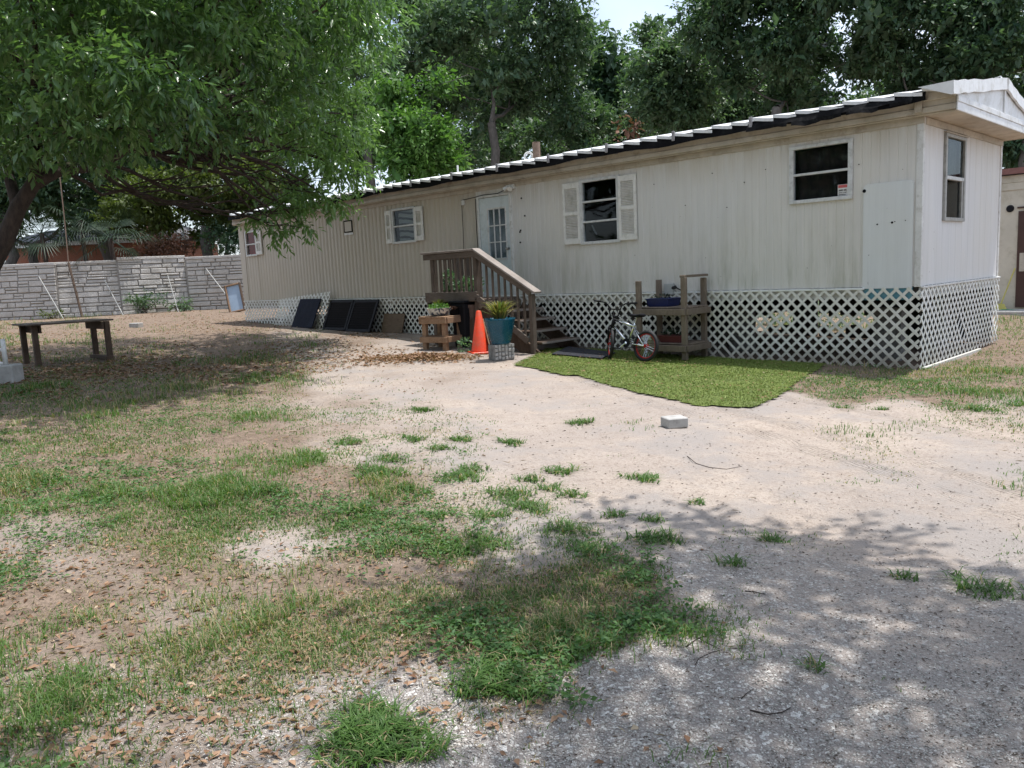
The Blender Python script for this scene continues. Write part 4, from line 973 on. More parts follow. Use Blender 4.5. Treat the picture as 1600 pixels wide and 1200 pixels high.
# ------------------------------------------------------------------ panels leaning on the skirting
def leaning(name, x0, x1, y0, h, y1, label, mat, th=.03, slats=0, cat='panel', shift=0):
    zb2 = g_((x0+x1)/2, y0); o = thing(name, ((x0+x1)/2, y0, zb2), label, cat)
    up = np.array([shift, y1-y0, math.sqrt(max(.01, h*h-(y1-y0)**2))]); up /= np.linalg.norm(up); ax = np.array([1., 0, 0]); nr = np.cross(ax, up)
    c = np.array([(x0+x1)/2, y0, zb2])+up*h/2
    if not slats: MB().obox(c, ax, nr, up, x1-x0, th, h).build('board', M[mat], o, bevel=.006)
    else:
        for s in (-1, 1): MB().obox(c+ax*s*((x1-x0)/2-.035), ax, nr, up, .07, .04, h).build('stile', M[mat], o, bevel=.005)
        for k in (-.5, .5): MB().obox(c+up*k*(h-.07), ax, nr, up, x1-x0-.14, .038, .07).build('rail', M[mat], o, bevel=.005)
        for k in range(slats): MB().obox(c+up*(-(h-.14)/2+(k+.5)*(h-.14)/slats), ax, nr*.75-up*.66, up*.75+nr*.66, x1-x0-.14, .012, (h-.14)/slats*1.05).build('slat', M[mat], o)
        MB().obox(c-nr*.022, ax, nr, up, x1-x0-.1, .004, h-.1).build('backing', M['navy'], o)
    return o
leaning('navy_board', -15.35, -14.35, -.52, .80, -.19, 'flat dark navy panel leaning on the loose lattice sheet', 'navy', shift=.02)
leaning('louvred_panel', -14.02, -13.0, -.42, .80, -.10, 'left one of the two black louvred panels leaning against the skirting', 'blackp', slats=11)
leaning('louvred_panel', -12.97, -11.97, -.44, .82, -.10, 'right one of the two black louvred panels leaning against the skirting', 'blackp', slats=11)
leaning('brown_board', -11.85, -11.05, -.20, .46, -.07, 'low brown board leaning against the lattice beside the louvred panels', 'plywood', th=.02, cat='board')
ll = thing('loose_lattice', (-15.3, -.3, g_(-15.3, -.3)), 'loose white lattice sheet leaning crookedly against the skirting', 'lattice sheet')
lattice('lattice_strips', [(-16.55, .37), (-14.10, .34), (-13.98, 1.30), (-16.45, 1.13)], lambda q, o, z: (q, -.36-o+.28*(z-.35), z), M['latt'], ll)
# framed screen leaning on the fence at the far corner
base = at(371, 478, 28.6); base[2] = float(G0(base[0], base[1])); fs_ = thing('framed_screen', base, 'tilted wood framed blue grey screen leaning by the far house corner', 'screen')
up = np.array([0, 0, 1])*.95+RH*-.18+FH*.22; up /= np.linalg.norm(up); ax = RH*.97+np.array([0, 0, .16]); ax -= up*(ax@up); ax /= np.linalg.norm(ax); nr = np.cross(ax, up); cc = base+up*.52
MB().obox(cc, ax, nr, up, .46, .02, .92).build('screen_face', M['skyblue'], fs_)
for s in (-1, 1): MB().obox(cc+ax*s*.255, ax, nr, up, .05, .12, 1.02).build('frame_side', M['wood_brn'] if s < 0 else M['wood_old'], fs_, bevel=.005)
for s in (-1, 1): MB().obox(cc+up*s*.485, ax, nr, up, .46, .12, .05).build('frame_end', M['wood_brn'], fs_, bevel=.005)
MB().obox(cc-ax*.287, ax, nr, up, .012, .14, 1.06).build('frame_edge', M['blackp'], fs_)

# ------------------------------------------------------------------ yard things
P, = (gp(1060, 671),); P[2] = g_(P[0], P[1]); r1, f1 = rot_thing_axes(math.radians(-12))
o = MB().obox(P+f1*.09+[0, 0, .05], r1, f1, (0,0,1), .205, .19, .095).build('paver_block', M['conc'], None, bevel=.008, origin=P); tag(o, 'single pale concrete block lying on the open sand', 'concrete block')
P = gp(213, 511); P[2] = g_(P[0], P[1]); r1, f1 = rot_thing_axes(math.radians(20))
o = MB().obox(P+[0, 0, .06], r1, f1, (0,0,1), .34, .2, .14).build('paver_block', M['conc'], None, bevel=.012, origin=P); tag(o, 'small pale block lying in leaf litter near the stone fence', 'concrete block')
zb_ = g_(-12.5, -6.8)
bench = thing('wooden_workbench', (-12.5, -6.8, zb_), 'old dark wooden workbench frame standing under the yard tree', 'workbench')
def BB(n, lo, hi, m='wood_old'): return B(n, (lo[0], lo[1], lo[2]+zb_), (hi[0], hi[1], hi[2]+zb_), M[m], bench, .006)
for x, y in ((-12.98, -7.36), (-12.26, -7.36), (-12.78, -6.22), (-12.06, -6.22)): BB('leg', (x-.045, y-.045, -.06), (x+.045, y+.045, .74))
BB('apron', (-13.06, -7.30, .60), (-12.2, -7.26, .74)); BB('apron', (-12.86, -6.33, .60), (-11.98, -6.29, .74))
for k in range(4): BB('top_board', (-13.08+.27*k, -7.50, .745), (-13.08+.27*k+.26, -6.1, .775), 'wood_z')
BB('foot_rail', (-12.9, -6.30, .02), (-11.98, -6.18, .10))
pvp = gp(9, 600); pvp[2] = g_(pvp[0], pvp[1])-.03
pv = thing('pipe_stand', pvp, 'white pipes set upright in a pale concrete block at the left edge', 'pipe stand')
MB().obox(pvp+FH*.15-RH*.08+[0, 0, .14], RH, FH, (0,0,1), .40, .3, .30).build('concrete_foot', M['conc'], pv, bevel=.02)
q = pvp+FH*.15-RH*.055; MB().tube([q+[0, 0, .28], q+[0, 0, .68]], .035, 12).build('pipe', M['pvc'], pv, smooth=True)
q2 = q-RH*.35; MB().tube([q2+[0, 0, .28], q2+[0, 0, .70]], .035, 12).build('pipe', M['pvc'], pv, smooth=True); MB().tube([q+[0, 0, .31], q2+[0, 0, .31]], .025, 8).build('cross_pipe', M['pvc'], pv); MB().tube([q+[0, 0, .52], q2+[0, 0, .52]], .025, 8).build('cross_pipe', M['pvc'], pv)
MB().obox(pvp+FH*.15-RH*.43+[0, 0, .14], RH, FH, (0,0,1), .28, .3, .28).build('concrete_foot', M['conc'], pv, bevel=.02)
# ================================================================== stone-look fence
FP = [(-36.0, -9.0), (-33.6, -6.7), (-31.2, -4.3), (-28.9, -2.1), (-27.75, -.3), (-26.9, 1.9), (-25.0, 3.9), (-22.8, 6.0), (-20.4, 8.2)]
fence = thing('stone_look_fence', (-28.5, -1, .6), 'grey stone look panel fence along the back left of the yard', 'fence')
FH_ = [1.98, 1.98, 1.96, 1.98, 2.06, 1.98, 1.95, 1.95]; LEAN = [.0, .02, .05, .14, .10, .02, 0, 0]
st_meshes = {}
for i, (a, b) in enumerate(zip(FP[:-1], FP[1:])):
    a = np.array([*a, 0.]); b = np.array([*b, 0.]); d = b-a; Ln = np.linalg.norm(d); d /= Ln; nr = np.array([d[1], -d[0], 0.])
    if nr@(CAM-a) < 0: nr = -nr
    H = FH_[i]; z0 = float(G0(*((a+b)/2)[:2]))-.02; up = np.array([0, 0, 1.])-nr*LEAN[i]; up /= np.linalg.norm(up); nr2 = np.cross(d, up); nr2 *= np.sign(nr2@nr)
    c0 = a+np.array([0, 0, z0])
    pn = MB().obox(c0+d*Ln/2+up*H/2-nr2*.04, d, nr2, up, Ln, .06, H).build('panel', M['joint'], fence)
    MB().obox(c0+d*Ln/2+up*(H+.03)-nr2*.03, d, nr2, up, Ln-.004, .17, .10).build('cap', M['stone'], pn, bevel=.012)
    MB().obox(c0+up*(H/2+.0)-nr2*.06, d, nr2, up, .07, .12, H).build('post', M['joint'], pn)
    z = .0
    while z < H-.05:
        rh = random.choice((.12, .16, .2, .22)); rh = min(rh, H-z); x = .012
        if H-z-rh < .08: rh = H-z
        while x < Ln-.03:
            w = min(random.uniform(.28, .85), Ln-.012-x)
            if Ln-.012-x-w < .15: w = Ln-.012-x
            sub = [(z, rh)]
            if rh >= .2 and random.random() < .35: k = rh*random.uniform(.4, .6); sub = [(z, k), (z+k, rh-k)]
            for zz, hh_ in sub:
                cc = c0+d*(x+w/2)+up*(zz+hh_/2); ww, h2, th = w-.028, hh_-.026, random.uniform(.02, .05)
                V = []
                for o_, s_ in ((-.012, 0), (th*.7, .004), (th, .02)):
                    for sx, sz in ((-1,-1),(1,-1),(1,1),(-1,1)): V.append(cc+d*sx*(ww/2-s_)+up*sz*(h2/2-s_)+nr2*(o_+random.uniform(-.006, .006)*(o_ > 0)))
                m = MB(); m.add(V, [(8,9,10,11)]+[(4*k+j, 4*k+(j+1) % 4, 4*k+4+(j+1) % 4, 4*k+4+j) for k in range(2) for j in range(4)])
                m.build('stone', M['stone'], pn)
            x += w
        z += rh
# steel braces leaning on the fence
def fence_pt(u, v, off):
    best = 60.
    for a, b in zip(FP[:-1], FP[1:]):
        a = np.array([*a, 0.]); b = np.array([*b, 0.]); e = b-a; n_ = np.array([e[1], -e[0], 0]); r_ = at(u, v, 1.)-CAM
        t_ = (n_@(a-CAM))/(n_@r_); f = ((CAM+r_*t_-a)@e)/(e@e)
        if -.02 <= f <= 1.02 and t_ > 0: best = min(best, t_)
    return at(u, v, best+off)
def brace(u0, v0, u1, v1, d, label, r=.018, mat='alud', extra=None):
    p = fence_pt(u0, v0, -.95); p[2] = float(G0(p[0], p[1])); q = fence_pt(u1, v1, -.10)
    o = MB().tube([p-[0, 0, .05], q], r, 8).build('fence_brace', M[mat], None, origin=p); tag(o, label, 'brace'); return o
brace(99, 493, 60, 431, 1.0, 'leftmost thin steel brace propped against the stone look fence')
brace(193, 489, 163, 437, 1.0, 'steel brace propped on the bulging fence panel right of the tall post')
brace(277, 468, 262, 430, 1.0, 'short steel brace behind the bushes at the fence')
brace(373, 487, 322, 420, 1.0, 'rightmost steel brace propped on the fence by the framed screen')
p = fence_pt(128, 490, -.6); p[2] = float(G0(p[0], p[1])); q = fence_pt(107, 411, -.12); tt = fence_pt(97, 300, .1)
o = MB().tube([p, q], .045, 8).build('tall_post', M['wood_old'], None, origin=p); tag(o, 'dark leaning post at the fence carrying a thin pole', 'post')
o = MB().tube([q-(tt-q)*.1, q+(tt-q)*.5, tt+np.array([0, 0, 1.5])], .02, 8).build('thin_pole', M['pipe'], None, origin=q); tag(o, 'thin grey pole rising above the fence from the leaning post', 'pole')

# ================================================================== shed on the right
sh = thing('cream_shed', (-.5, 12.5, 0), 'cream plank shed with dark red roof edge behind the right end of the home', 'shed')
ys = 11.5
for k in range(7): x0 = -3.6+k*1.2; B('wall_board', (x0, ys, .02), (x0+1.192, ys+.06, 3.05), M['shedw'], sh, .006)
B('wall_board', (-3.6, ys-.02, 2.98), (4.8, ys+.05, 3.16), M['shedw'], sh, .006); B('wall_board', (-3.6, ys-.03, 3.162), (4.8, ys+.05, 3.34), M['shedw'], sh, .006)
B('side_wall', (-3.6, ys+.061, .02), (-3.54, ys+3, 3.1), M['shedw'], sh); B('side_wall', (4.74, ys+.061, .02), (4.8, ys+3, 3.1), M['shedw'], sh); B('side_wall', (-3.6, ys+3.001, .02), (4.8, ys+3.06, 3.1), M['shedw'], sh)
MB().add([(-3.8, ys-.15, 3.36), (5, ys-.15, 3.36), (5, ys+3.3, 3.55), (-3.8, ys+3.3, 3.55), (-3.8, ys-.15, 3.5), (5, ys-.15, 3.5), (5, ys+3.3, 3.7), (-3.8, ys+3.3, 3.7)], [(0,3,2,1), (4,5,6,7), (0,1,5,4), (1,2,6,5), (2,3,7,6), (3,0,4,7)]).build('roof', M['shedr'], sh)
pd = on(1592, 330, 1, ys); pe = on(1592, 495, 1, ys)
dsh = B('door', (pd[0], ys-.035, .12), (pd[0]+.95, ys-.001, pd[2]), M['doorbrn'], sh); B('door_panel', (pd[0]+.06, ys-.05, 1.0), (pd[0]+.89, ys-.036, 1.45), M['trim'], dsh)
pf = on(1578.5, 326, 1, ys); MB().tube([(pf[0], ys-.002, pf[2]), (pf[0], ys-.07, pf[2])], [.09, .06], 14).build('wall_light', M['blackp'], sh)
B('door_head', (pf[0]+.16, ys-.04, pf[2]-.01), (pf[0]+.9, ys-.001, pf[2]+.03), M['doorbrn'], sh)
slab = B('concrete_slab', (-4, 10.5, -.05), (5.2, ys-.02, .075), M['conc'], None, .01); tag(slab, 'low concrete slab in front of the cream shed', 'slab')
p0 = on(1563, 481, 1, ys-.18); p1 = on(1586, 419, 1, ys-.06)
brm = thing('broom', (p0[0], p0[1], p0[2]-.1), 'yellow broom leaning on the cream shed wall', 'broom')
MB().tube([p0+[0, 0, .06], p1], .016, 8).build('handle', M['yellowp'], brm)
MB().add([p0+np.array([x, y, z]) for x, y, z in ((-.16, -.04, -.1), (.16, -.04, -.1), (.16, .04, -.1), (-.16, .04, -.1), (-.07, -.025, .1), (.08, -.025, .1), (.08, .025, .1), (-.07, .025, .1))], [(0,3,2,1), (4,5,6,7), (0,1,5,4), (1,2,6,5), (2,3,7,6), (3,0,4,7)]).build('bristles', M['yellowp'], brm)
hp = [on(u, v, 1, ys-.45+j) for u, v, j in ((1556, 487, 0), (1566, 484, .1), (1580, 484.5, .1), (1592, 486, 0), (1606, 490, -.2), (1625, 491, -.3))]
o = MB().tube(hp, .018, 8).build('garden_hose', M['hose'], None, smooth=True, origin=hp[0]); tag(o, 'green garden hose lying along the slab by the shed', 'hose')

# ================================================================== brick house beyond the fence
c = at(88, 400, 41); c[2] = .7; bh = thing('brick_house', c, 'orange brick house with grey roof glimpsed over the stone look fence', 'house')
dx = RH; dy = FH
def hb_(n, a0, a1, b0, b1, z0, z1, m, par=None): 
    cc = c+dx*(a0+a1)/2+dy*(b0+b1)/2; return MB().obox(cc+[0, 0, (z0+z1)/2], dx, dy, (0,0,1), a1-a0, b1-b0, z1-z0).build(n, M[m], par or bh)
wl = hb_('wall', -2.6, 6.5, 0, 5, 0, 3.3, 'brick'); hb_('fascia', -3.0, 6.9, -.3, -.2, 3.3, 3.5, 'fasciaw')
V = [c+dx*a+dy*b+np.array([0, 0, z]) for a, b, z in ((-3, -.3, 3.5), (6.9, -.3, 3.5), (5.5, 2.5, 4.3), (-1.6, 2.5, 4.3), (6.9, 5.5, 3.5), (-3, 5.5, 3.5))]
MB().add(V, [(0,1,2,3), (1,4,2), (4,5,3,2), (5,0,3)]).build('roof', M['shingle'], bh)
wn = hb_('window', 1.0, 2.2, -.03, 0, 1.2, 2.4, 'fasciaw'); hb_('pane', 1.08, 2.12, -.045, -.031, 1.28, 2.32, 'blackp', wn)
wn = hb_('window', 4.0, 5.2, -.03, 0, 1.2, 2.4, 'fasciaw'); hb_('pane', 4.08, 5.12, -.045, -.031, 1.28, 2.32, 'blackp', wn)

# ================================================================== trees
def crown_leaves(name, clumps, per, leaf, wr, mat, parent, seed, tw=9, twl=.32, droop=.35, shell=.55, core=0, bright=(), topb=0):
    """twigs spread through uneven ellipsoid clumps, each with its leaves"""
    r = np.random.default_rng(seed); PP = []; DD = []; TT = []
    for ci, (cx_, cy_, cz_, rx, ry, rz) in enumerate(clumps):
        nt_ = max(4, int(per*(rx*ry+rx*rz+ry*rz)/3/tw))
        d = r.normal(size=(nt_, 3)); d /= np.linalg.norm(d, axis=1)[:, None]
        # lumpy outline
        lump = 1+.22*np.sin(d[:, 0]*5+ci)+.18*np.sin(d[:, 1]*6.3+ci*2)+.15*np.sin(d[:, 2]*7.1+ci*3)
        rad = (r.uniform(0, 1, nt_)**shell)*lump*r.uniform(.75, 1.12, nt_)
        C0 = np.array([cx_, cy_, cz_])+d*rad[:, None]*np.array([rx, ry, rz])
        td = d*.9+r.normal(size=(nt_, 3))*.5+np.array([0, 0, -droop]); td /= np.linalg.norm(td, axis=1)[:, None]
        bt = r.uniform(0, .5, nt_)+.25*(vnoise(C0[:, 0]+C0[:, 2], C0[:, 1], .9, seed)) + .15*r.uniform(0, 1) + (.42 if ci in bright else 0) + topb*(d[:, 2]-.2)*rad
        for k in range(tw):
            f = (k+.5)/tw; side = np.cross(td, r.normal(size=(nt_, 3))); side /= np.linalg.norm(side, axis=1)[:, None]+1e-9
            PP.append(C0+td*(f-.5)[..., None]*twl if hasattr(f, 'shape') else C0+td*(f-.4)*twl+side*.02); DD.append(td*.6+side*.8+np.array([0, 0, -droop*.9])); TT.append(np.clip(bt+r.uniform(-.15, .2, nt_), 0, 1))
    PP = np.concatenate(PP); DD = np.concatenate(DD); TT = np.concatenate(TT); LL = leaf*r.uniform(.65, 1.25, len(PP))
    if core:                                   # oversized, darker tinted leaves added inside the crown to block the sky
        CC = np.array(clumps); j = r.integers(0, len(CC), int(len(PP)*core)); q = r.normal(size=(len(j), 3)); q /= np.linalg.norm(q, axis=1)[:, None]
        PP = np.concatenate([PP, CC[j, :3]+q*CC[j, 3:6]*(.8*r.uniform(0, 1, len(j))**.45)[:, None]]); DD = np.concatenate([DD, r.normal(size=(len(j), 3))]); TT = np.concatenate([TT, r.uniform(0, .7, len(j))]); LL = np.concatenate([LL, leaf*2.3*r.uniform(.7, 1.3, len(j))])
    up = r.normal(size=(len(PP), 3))*.45+np.array([0, 0, 1.])
    return leaves_mesh(name, PP, DD, LL, wr, mat, parent, r, up=up, tint=TT)
def limb(mb, p, q, r0, r1, seed, sag=.0, n=6, sides=7):
    r = np.random.default_rng(seed); p = np.asarray(p, float); q = np.asarray(q, float); Ln = np.linalg.norm(q-p); pts = []
    for i in range(n+1):
        f = i/n; w = p+(q-p)*f+np.array([0, 0, -sag*Ln*math.sin(math.pi*f)]); 
        if 0 < i < n: w = w+r.normal(size=3)*Ln*.022
        pts.append(w)
    mb.tube(pts, [r0+(r1-r0)*i/n for i in range(n+1)], sides, cap=False); return pts
def tree(name, label, base, h_trunk, clumps, per, leaf, wr, lm, bm, r0, seed, group=None, lean=(0, 0), droop=.3, tw=9, twl=.4, nlimb=99, cat='tree', shell=.55, core=0):
    base = np.asarray(base, float); o = thing(name, base, label, cat, group); mb = MB(); r = np.random.default_rng(seed)
    top = base+np.array([lean[0], lean[1], h_trunk]); pts = limb(mb, base-[0, 0, .2], top, r0*1.25, r0*.75, seed, n=6, sides=9)
    cs = sorted(clumps, key=lambda k: k[2]); nodes = [pts[-1], pts[-2], pts[-3]]; rads = [r0*.75, r0*.8, r0*.85]
    for i, k in enumerate(cs[:nlimb]):
        tgt = np.array(k[:3]); dist = [np.linalg.norm(tgt-n_)+(3 if tgt[2] < n_[2] else 0) for n_ in nodes]; j = int(np.argmin(dist))
        rr = max(.02, min(rads[j]*.62, r0*.55)); ps = limb(mb, nodes[j], tgt, rr, rr*.35, seed+i, n=5, sides=6)
        nodes += [ps[3], ps[-1]]; rads += [rr*.6, rr*.45]
        for s in range(3):
            e = tgt+r.normal(size=3)*np.array(k[3:6])*.55; limb(mb, ps[3+s % 2], e, rr*.4, .012, seed+31*i+s, n=3, sides=5)
    mb.build('trunk', M[bm], o, smooth=True)
    crown_leaves('crown', clumps, per, leaf, wr, M[lm], o, seed, tw=tw, twl=twl, droop=droop, shell=shell, core=core); return o

# --- the big yard tree on the left
def ck(u, v, d, r, rz=None, rd=None): p = at(u, v, d); return (p[0], p[1], p[2], r, rd or r, rz or r*.44)
big = [ck(60, 50, 10, 1.0), ck(150, 110, 9.6, .85), ck(230, 135, 9.8, .8), ck(100, 190, 10, .7, .45), ck(190, 200, 10.4, .7, .4), ck(285, 150, 10.6, .75), ck(10, 150, 10.6, .9), ck(320, 60, 11, 1.0),
 ck(230, 20, 10.5, 1.0), ck(120, -40, 10, 1.2), ck(-40, 20, 10.4, 1.2), ck(-60, 170, 11.5, .9), ck(30, 235, 11.6, .6, .35), ck(130, 240, 11.5, .5, .3), ck(390, 60, 13, 1.15), ck(430, 130, 14, 1.05), ck(395, 180, 13.4, .85), ck(320, 205, 13, .65, .4),
 ck(460, 30, 14.5, 1.25), ck(300, -50, 13, 1.6), ck(505, 50, 16.5, 1.15), ck(512, 140, 16.5, 1.0), ck(530, 215, 16.6, .85), ck(505, 250, 16, .9), ck(468, 200, 15.5, 1.0), ck(545, 275, 16.6, .6), ck(490, 305, 16, .72), ck(440, 320, 15.6, .62),
 ck(438, 358, 15.6, .34, .3), ck(405, 340, 15.4, .33, .25), ck(470, 350, 15.8, .33, .3), ck(525, 318, 16.2, .45), ck(540, 0, 17, 1.0), ck(405, 275, 15.4, .45), ck(240, 60, 13, 1.3), ck(60, 120, 13.5, 1.4), ck(170, 40, 14, 1.5), ck(560, 180, 17, .6), ck(480, 120, 17.5, 1.1)]
upper = []
for x, y, z, r in ((-9, -7.2, 6.8, 1.9), (-7.4, -7.0, 5.9, 1.3), (-11.5, -7.5, 7.6, 2.1), (-12.5, -5, 7.8, 2.1), (-10, -4.6, 7.4, 2.0), (-13.5, -8.5, 6.4, 1.9), (-14.8, -6.4, 5.8, 1.7), (-11.8, -2.6, 6.8, 1.8), (-9.6, -2.2, 6.2, 1.3), (-14.5, -3.8, 6.2, 1.8), (-12.3, -10, 6.2, 1.6), (-9.7, -9.3, 6.3, 1.5), (-8.2, -5.2, 6.3, 1.5), (-13.4, -1.6, 5.4, 1.3), (-7.2, -8.4, 5.9, 1.1), (-6, -7.2, 6.3, 1.2), (-6.2, -5.6, 6.5, 1.1), (-7.2, -4.2, 6.7, 1.1), (-8.4, -3.0, 6.6, 1.1), (-6.2, -8.4, 6.3, 1.1), (-5.5, -8.3, 6.2, .9), (-8.1, -5.4, 7.2, 1.5), (-6.6, -5.7, 7.3, 1.2), (-9.3, -6.2, 7.6, 1.4)): upper.append((x, y, z, r, r, r*.7)) if (x > -7.6 and y < -6.4) else big.append((x, y, z, r, r, r*.7))
tb = at(-75, 600, 12.2); tb[2] = float(G0(tb[0], tb[1]))
bt = thing('yard_tree', tb, 'large spreading tree with glossy drooping leaves on the left of the yard', 'tree')
mb = MB(); tr = [tb-[0, 0, .2], at(-58, 510, 12.1), at(-22, 430, 12), at(8, 375, 12), at(28, 325, 12), at(52, 288, 12)]
mb.tube(tr, [.22, .16, .135, .125, .115, .10], 12, cap=False)
l1 = [tr[-1], at(90, 268, 12.2), at(150, 260, 12.6), at(210, 228, 13), at(260, 190, 13.4), at(330, 130, 13.8)]; mb.tube(l1, [.10, .085, .075, .065, .055, .035], 9, cap=False)
l2 = [tr[-2], at(10, 262, 12.2), at(-30, 255, 12.3), at(-90, 200, 12)]; mb.tube(l2, [.09, .075, .065, .04], 9, cap=False)
l3 = [tr[-1], at(60, 240, 12), at(80, 160, 12.4), at(140, 60, 12.6)]; mb.tube(l3, [.09, .08, .065, .04], 9, cap=False)
# long sagging limbs sweeping to the right
for i, (a, b, c2, e) in enumerate((((205, 232, 13), (300, 250, 14), (380, 240, 14.8), (470, 225, 15.6)), ((205, 235, 13), (290, 262, 14), (390, 275, 15), (480, 290, 16)), ((150, 262, 12.6), (215, 300, 13.6), (300, 330, 14.6), (420, 330, 15.6)),
   ((160, 262, 12.6), (230, 310, 13.8), (330, 318, 15), (440, 318, 15.8)), ((200, 232, 13), (260, 240, 13.8), (350, 262, 14.8), (430, 262, 15.4)), ((205, 230, 13), (280, 245, 14), (370, 232, 15), (500, 180, 16.4)), ((170, 255, 12.8), (250, 292, 13.8), (350, 330, 14.8), (440, 352, 15.6)), ((90, 268, 12.2), (150, 300, 13), (230, 300, 14), (330, 290, 15)), ((212, 226, 13), (300, 170, 14.5), (400, 120, 15.5), (500, 60, 16.5)))):
    P_ = [at(*a), at(*b), at(*c2), at(*e)]; q = [P_[0]]
    for f in np.linspace(.12, 1, 8):
        k = min(int(f*3), 2); g = f*3-k; q.append(P_[k]*(1-g)+P_[k+1]*g+rng.normal(size=3)*.035)
    mb.tube(q, np.linspace(.036, .010, len(q)), 7, cap=False)
    for s in range(7):
        j = rng.integers(2, 8); e2 = q[j]+RH*rng.uniform(.4, 1.3)+np.array([0, 0, rng.uniform(-.35, .35)])+FH*rng.uniform(-.5, .5); limb(mb, q[j], e2, .016, .006, i*9+s, sag=.06, n=4, sides=5)
for i, k in enumerate(big+upper):
    src = (l1[3], l1[4], l3[2], l3[1], l2[2])[int(np.argmin([np.linalg.norm(np.array(k[:3])-s) for s in (l1[3], l1[4], l3[2], l3[1], l2[2])]))]
    limb(mb, src, k[:3], .045, .012, 400+i, sag=-.03, n=5, sides=6)
mb.build('trunk', M['bark'], bt, smooth=True)
crown_leaves('crown', big, 1500, .150, .38, M['leaf_big'], bt, 11, tw=9, twl=.40, droop=.38, shell=.42, bright=range(20, 34))  # bright clumps: right lobe tinted lighter, as if sun shone through
crown_leaves('upper_crown', upper, 420, .150, .38, M['leaf_big'], bt, 12, tw=9, twl=.40, droop=.38, shell=.42)

# --- background trees
def rclumps(u, v, d, ru, rv, n, rm, seed, rd=None):
    """n uneven clumps filling a crown whose centre is seen at (u, v), real half sizes ru, rv in metres"""
    r = np.random.default_rng(seed); c = at(u, v, d); out = []
    for i in range(n):
        q = r.normal(size=3); q /= np.linalg.norm(q); q *= r.uniform(.25, 1)**.6
        p = c+RH*q[0]*ru+FH*q[1]*(rd or ru*.8)+np.array([0, 0, q[2]*rv]); k = rm*r.uniform(.65, 1.25); out.append((p[0], p[1], p[2], k, k, k*.75))
    return out
def bgtree(name, label, u, d, vtop, vbot, wpx, n, rm, lm, seed, per=210, leaf=.19, group='trees behind the home', droop=.2, bm='barkg', shell=.6, wr=.5):
    mpp = d/FPX; v = (vtop+vbot)/2; cl = rclumps(u, v, d, wpx*mpp/2-rm*.6, (vbot-vtop)*mpp/2-rm*.5, n, rm, seed)
    b = at(u, 450, d); b[2] = float(G0(b[0], b[1])); zc = np.mean([k[2] for k in cl])
    return tree(name, label, b, max(1.5, (zc-b[2])*.62), cl, per, leaf, wr, lm, bm, .24, seed, group, droop=droop, tw=8, twl=.55, shell=shell, core=.16)
bgtree('young_tree', 'bright green young tree behind the home next to the dark oaks', 655, 25.5, 78, 330, 165, 22, .75, 'leaf_bright', 41, per=1104, leaf=.15, group=None)
bgtree('oak_tree', 'tall grey green oak behind the home left of the sky gap', 780, 37, -160, 200, 400, 34, 1.5, 'leaf_oak', 42, per=529)
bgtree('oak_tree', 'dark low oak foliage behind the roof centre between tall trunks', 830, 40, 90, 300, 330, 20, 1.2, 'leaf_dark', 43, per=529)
bgtree('oak_tree', 'tall oak between the bright young tree and the yard tree', 590, 38, -140, 260, 290, 24, 1.4, 'leaf_oak', 44, per=529)
bgtree('oak_tree', 'lighter oak just below the patch of open sky', 1065, 35, 2, 230, 220, 22, 1.1, 'leaf_oak', 45, per=690)
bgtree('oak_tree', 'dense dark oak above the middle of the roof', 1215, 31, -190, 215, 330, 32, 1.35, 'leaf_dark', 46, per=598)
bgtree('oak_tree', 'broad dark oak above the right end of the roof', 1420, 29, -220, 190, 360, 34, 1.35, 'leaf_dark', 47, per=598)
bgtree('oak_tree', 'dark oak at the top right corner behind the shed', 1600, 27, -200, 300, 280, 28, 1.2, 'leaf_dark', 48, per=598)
bgtree('rusty_shrub', 'brown leaved shrub seen just above the roof under the oaks', 985, 33, 190, 260, 110, 4, .6, 'leaf_rust', 49, per=220, leaf=.16, group=None)
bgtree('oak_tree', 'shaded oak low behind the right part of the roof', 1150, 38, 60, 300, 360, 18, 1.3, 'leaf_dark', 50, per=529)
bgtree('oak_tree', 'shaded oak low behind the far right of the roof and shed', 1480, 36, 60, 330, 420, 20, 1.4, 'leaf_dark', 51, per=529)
# beyond the fence
bgtree('woodland_tree', 'olive green tree above the fence seen under the yard tree branches', 330, 34, 170, 390, 260, 22, 1.1, 'leaf_yel', 52, per=598, group='trees beyond the fence')
bgtree('woodland_tree', 'dark tree beyond the fence behind the leaning post', 170, 38, 120, 380, 300, 22, 1.3, 'leaf_dark', 53, per=552, group='trees beyond the fence')
bgtree('woodland_tree', 'dark tree beyond the fence at the left edge behind the trunk', 20, 36, 100, 385, 220, 20, 1.2, 'leaf_dark', 54, per=552, group='trees beyond the fence')
bgtree('woodland_tree', 'tall green tree beyond the fence against the house corner', 430, 36, 0, 340, 240, 22, 1.3, 'leaf_oak', 55, per=552, group='trees beyond the fence')
bgtree('woodland_shrub', 'dark evergreen shrub above the fence beside the house corner', 350, 33.5, 345, 415, 100, 8, .55, 'leaf_dark', 56, per=598, leaf=.13, group=None)
bgtree('woodland_tree', 'tall tree beyond the fence topping the left part of the scene', 260, 44, -150, 250, 420, 28, 1.8, 'leaf_oak', 57, per=459, group='trees beyond the fence')
bgtree('rusty_hedge', 'reddish brown hedge topping the fence panel near the house', 250, 33.5, 358, 408, 120, 12, .5, 'leaf_rust', 58, per=459, leaf=.12, group=None)
bgtree('far_oak', 'distant oak mass closing the view left of the sky gap', 700, 52, 20, 330, 520, 26, 2.3, 'leaf_dark', 151, per=300, leaf=.3, group='far trees behind the home')
bgtree('far_oak', 'distant oak mass closing the view under the sky gap', 1000, 50, 36, 300, 420, 26, 2.0, 'leaf_dark', 152, per=300, leaf=.3, group='far trees behind the home')
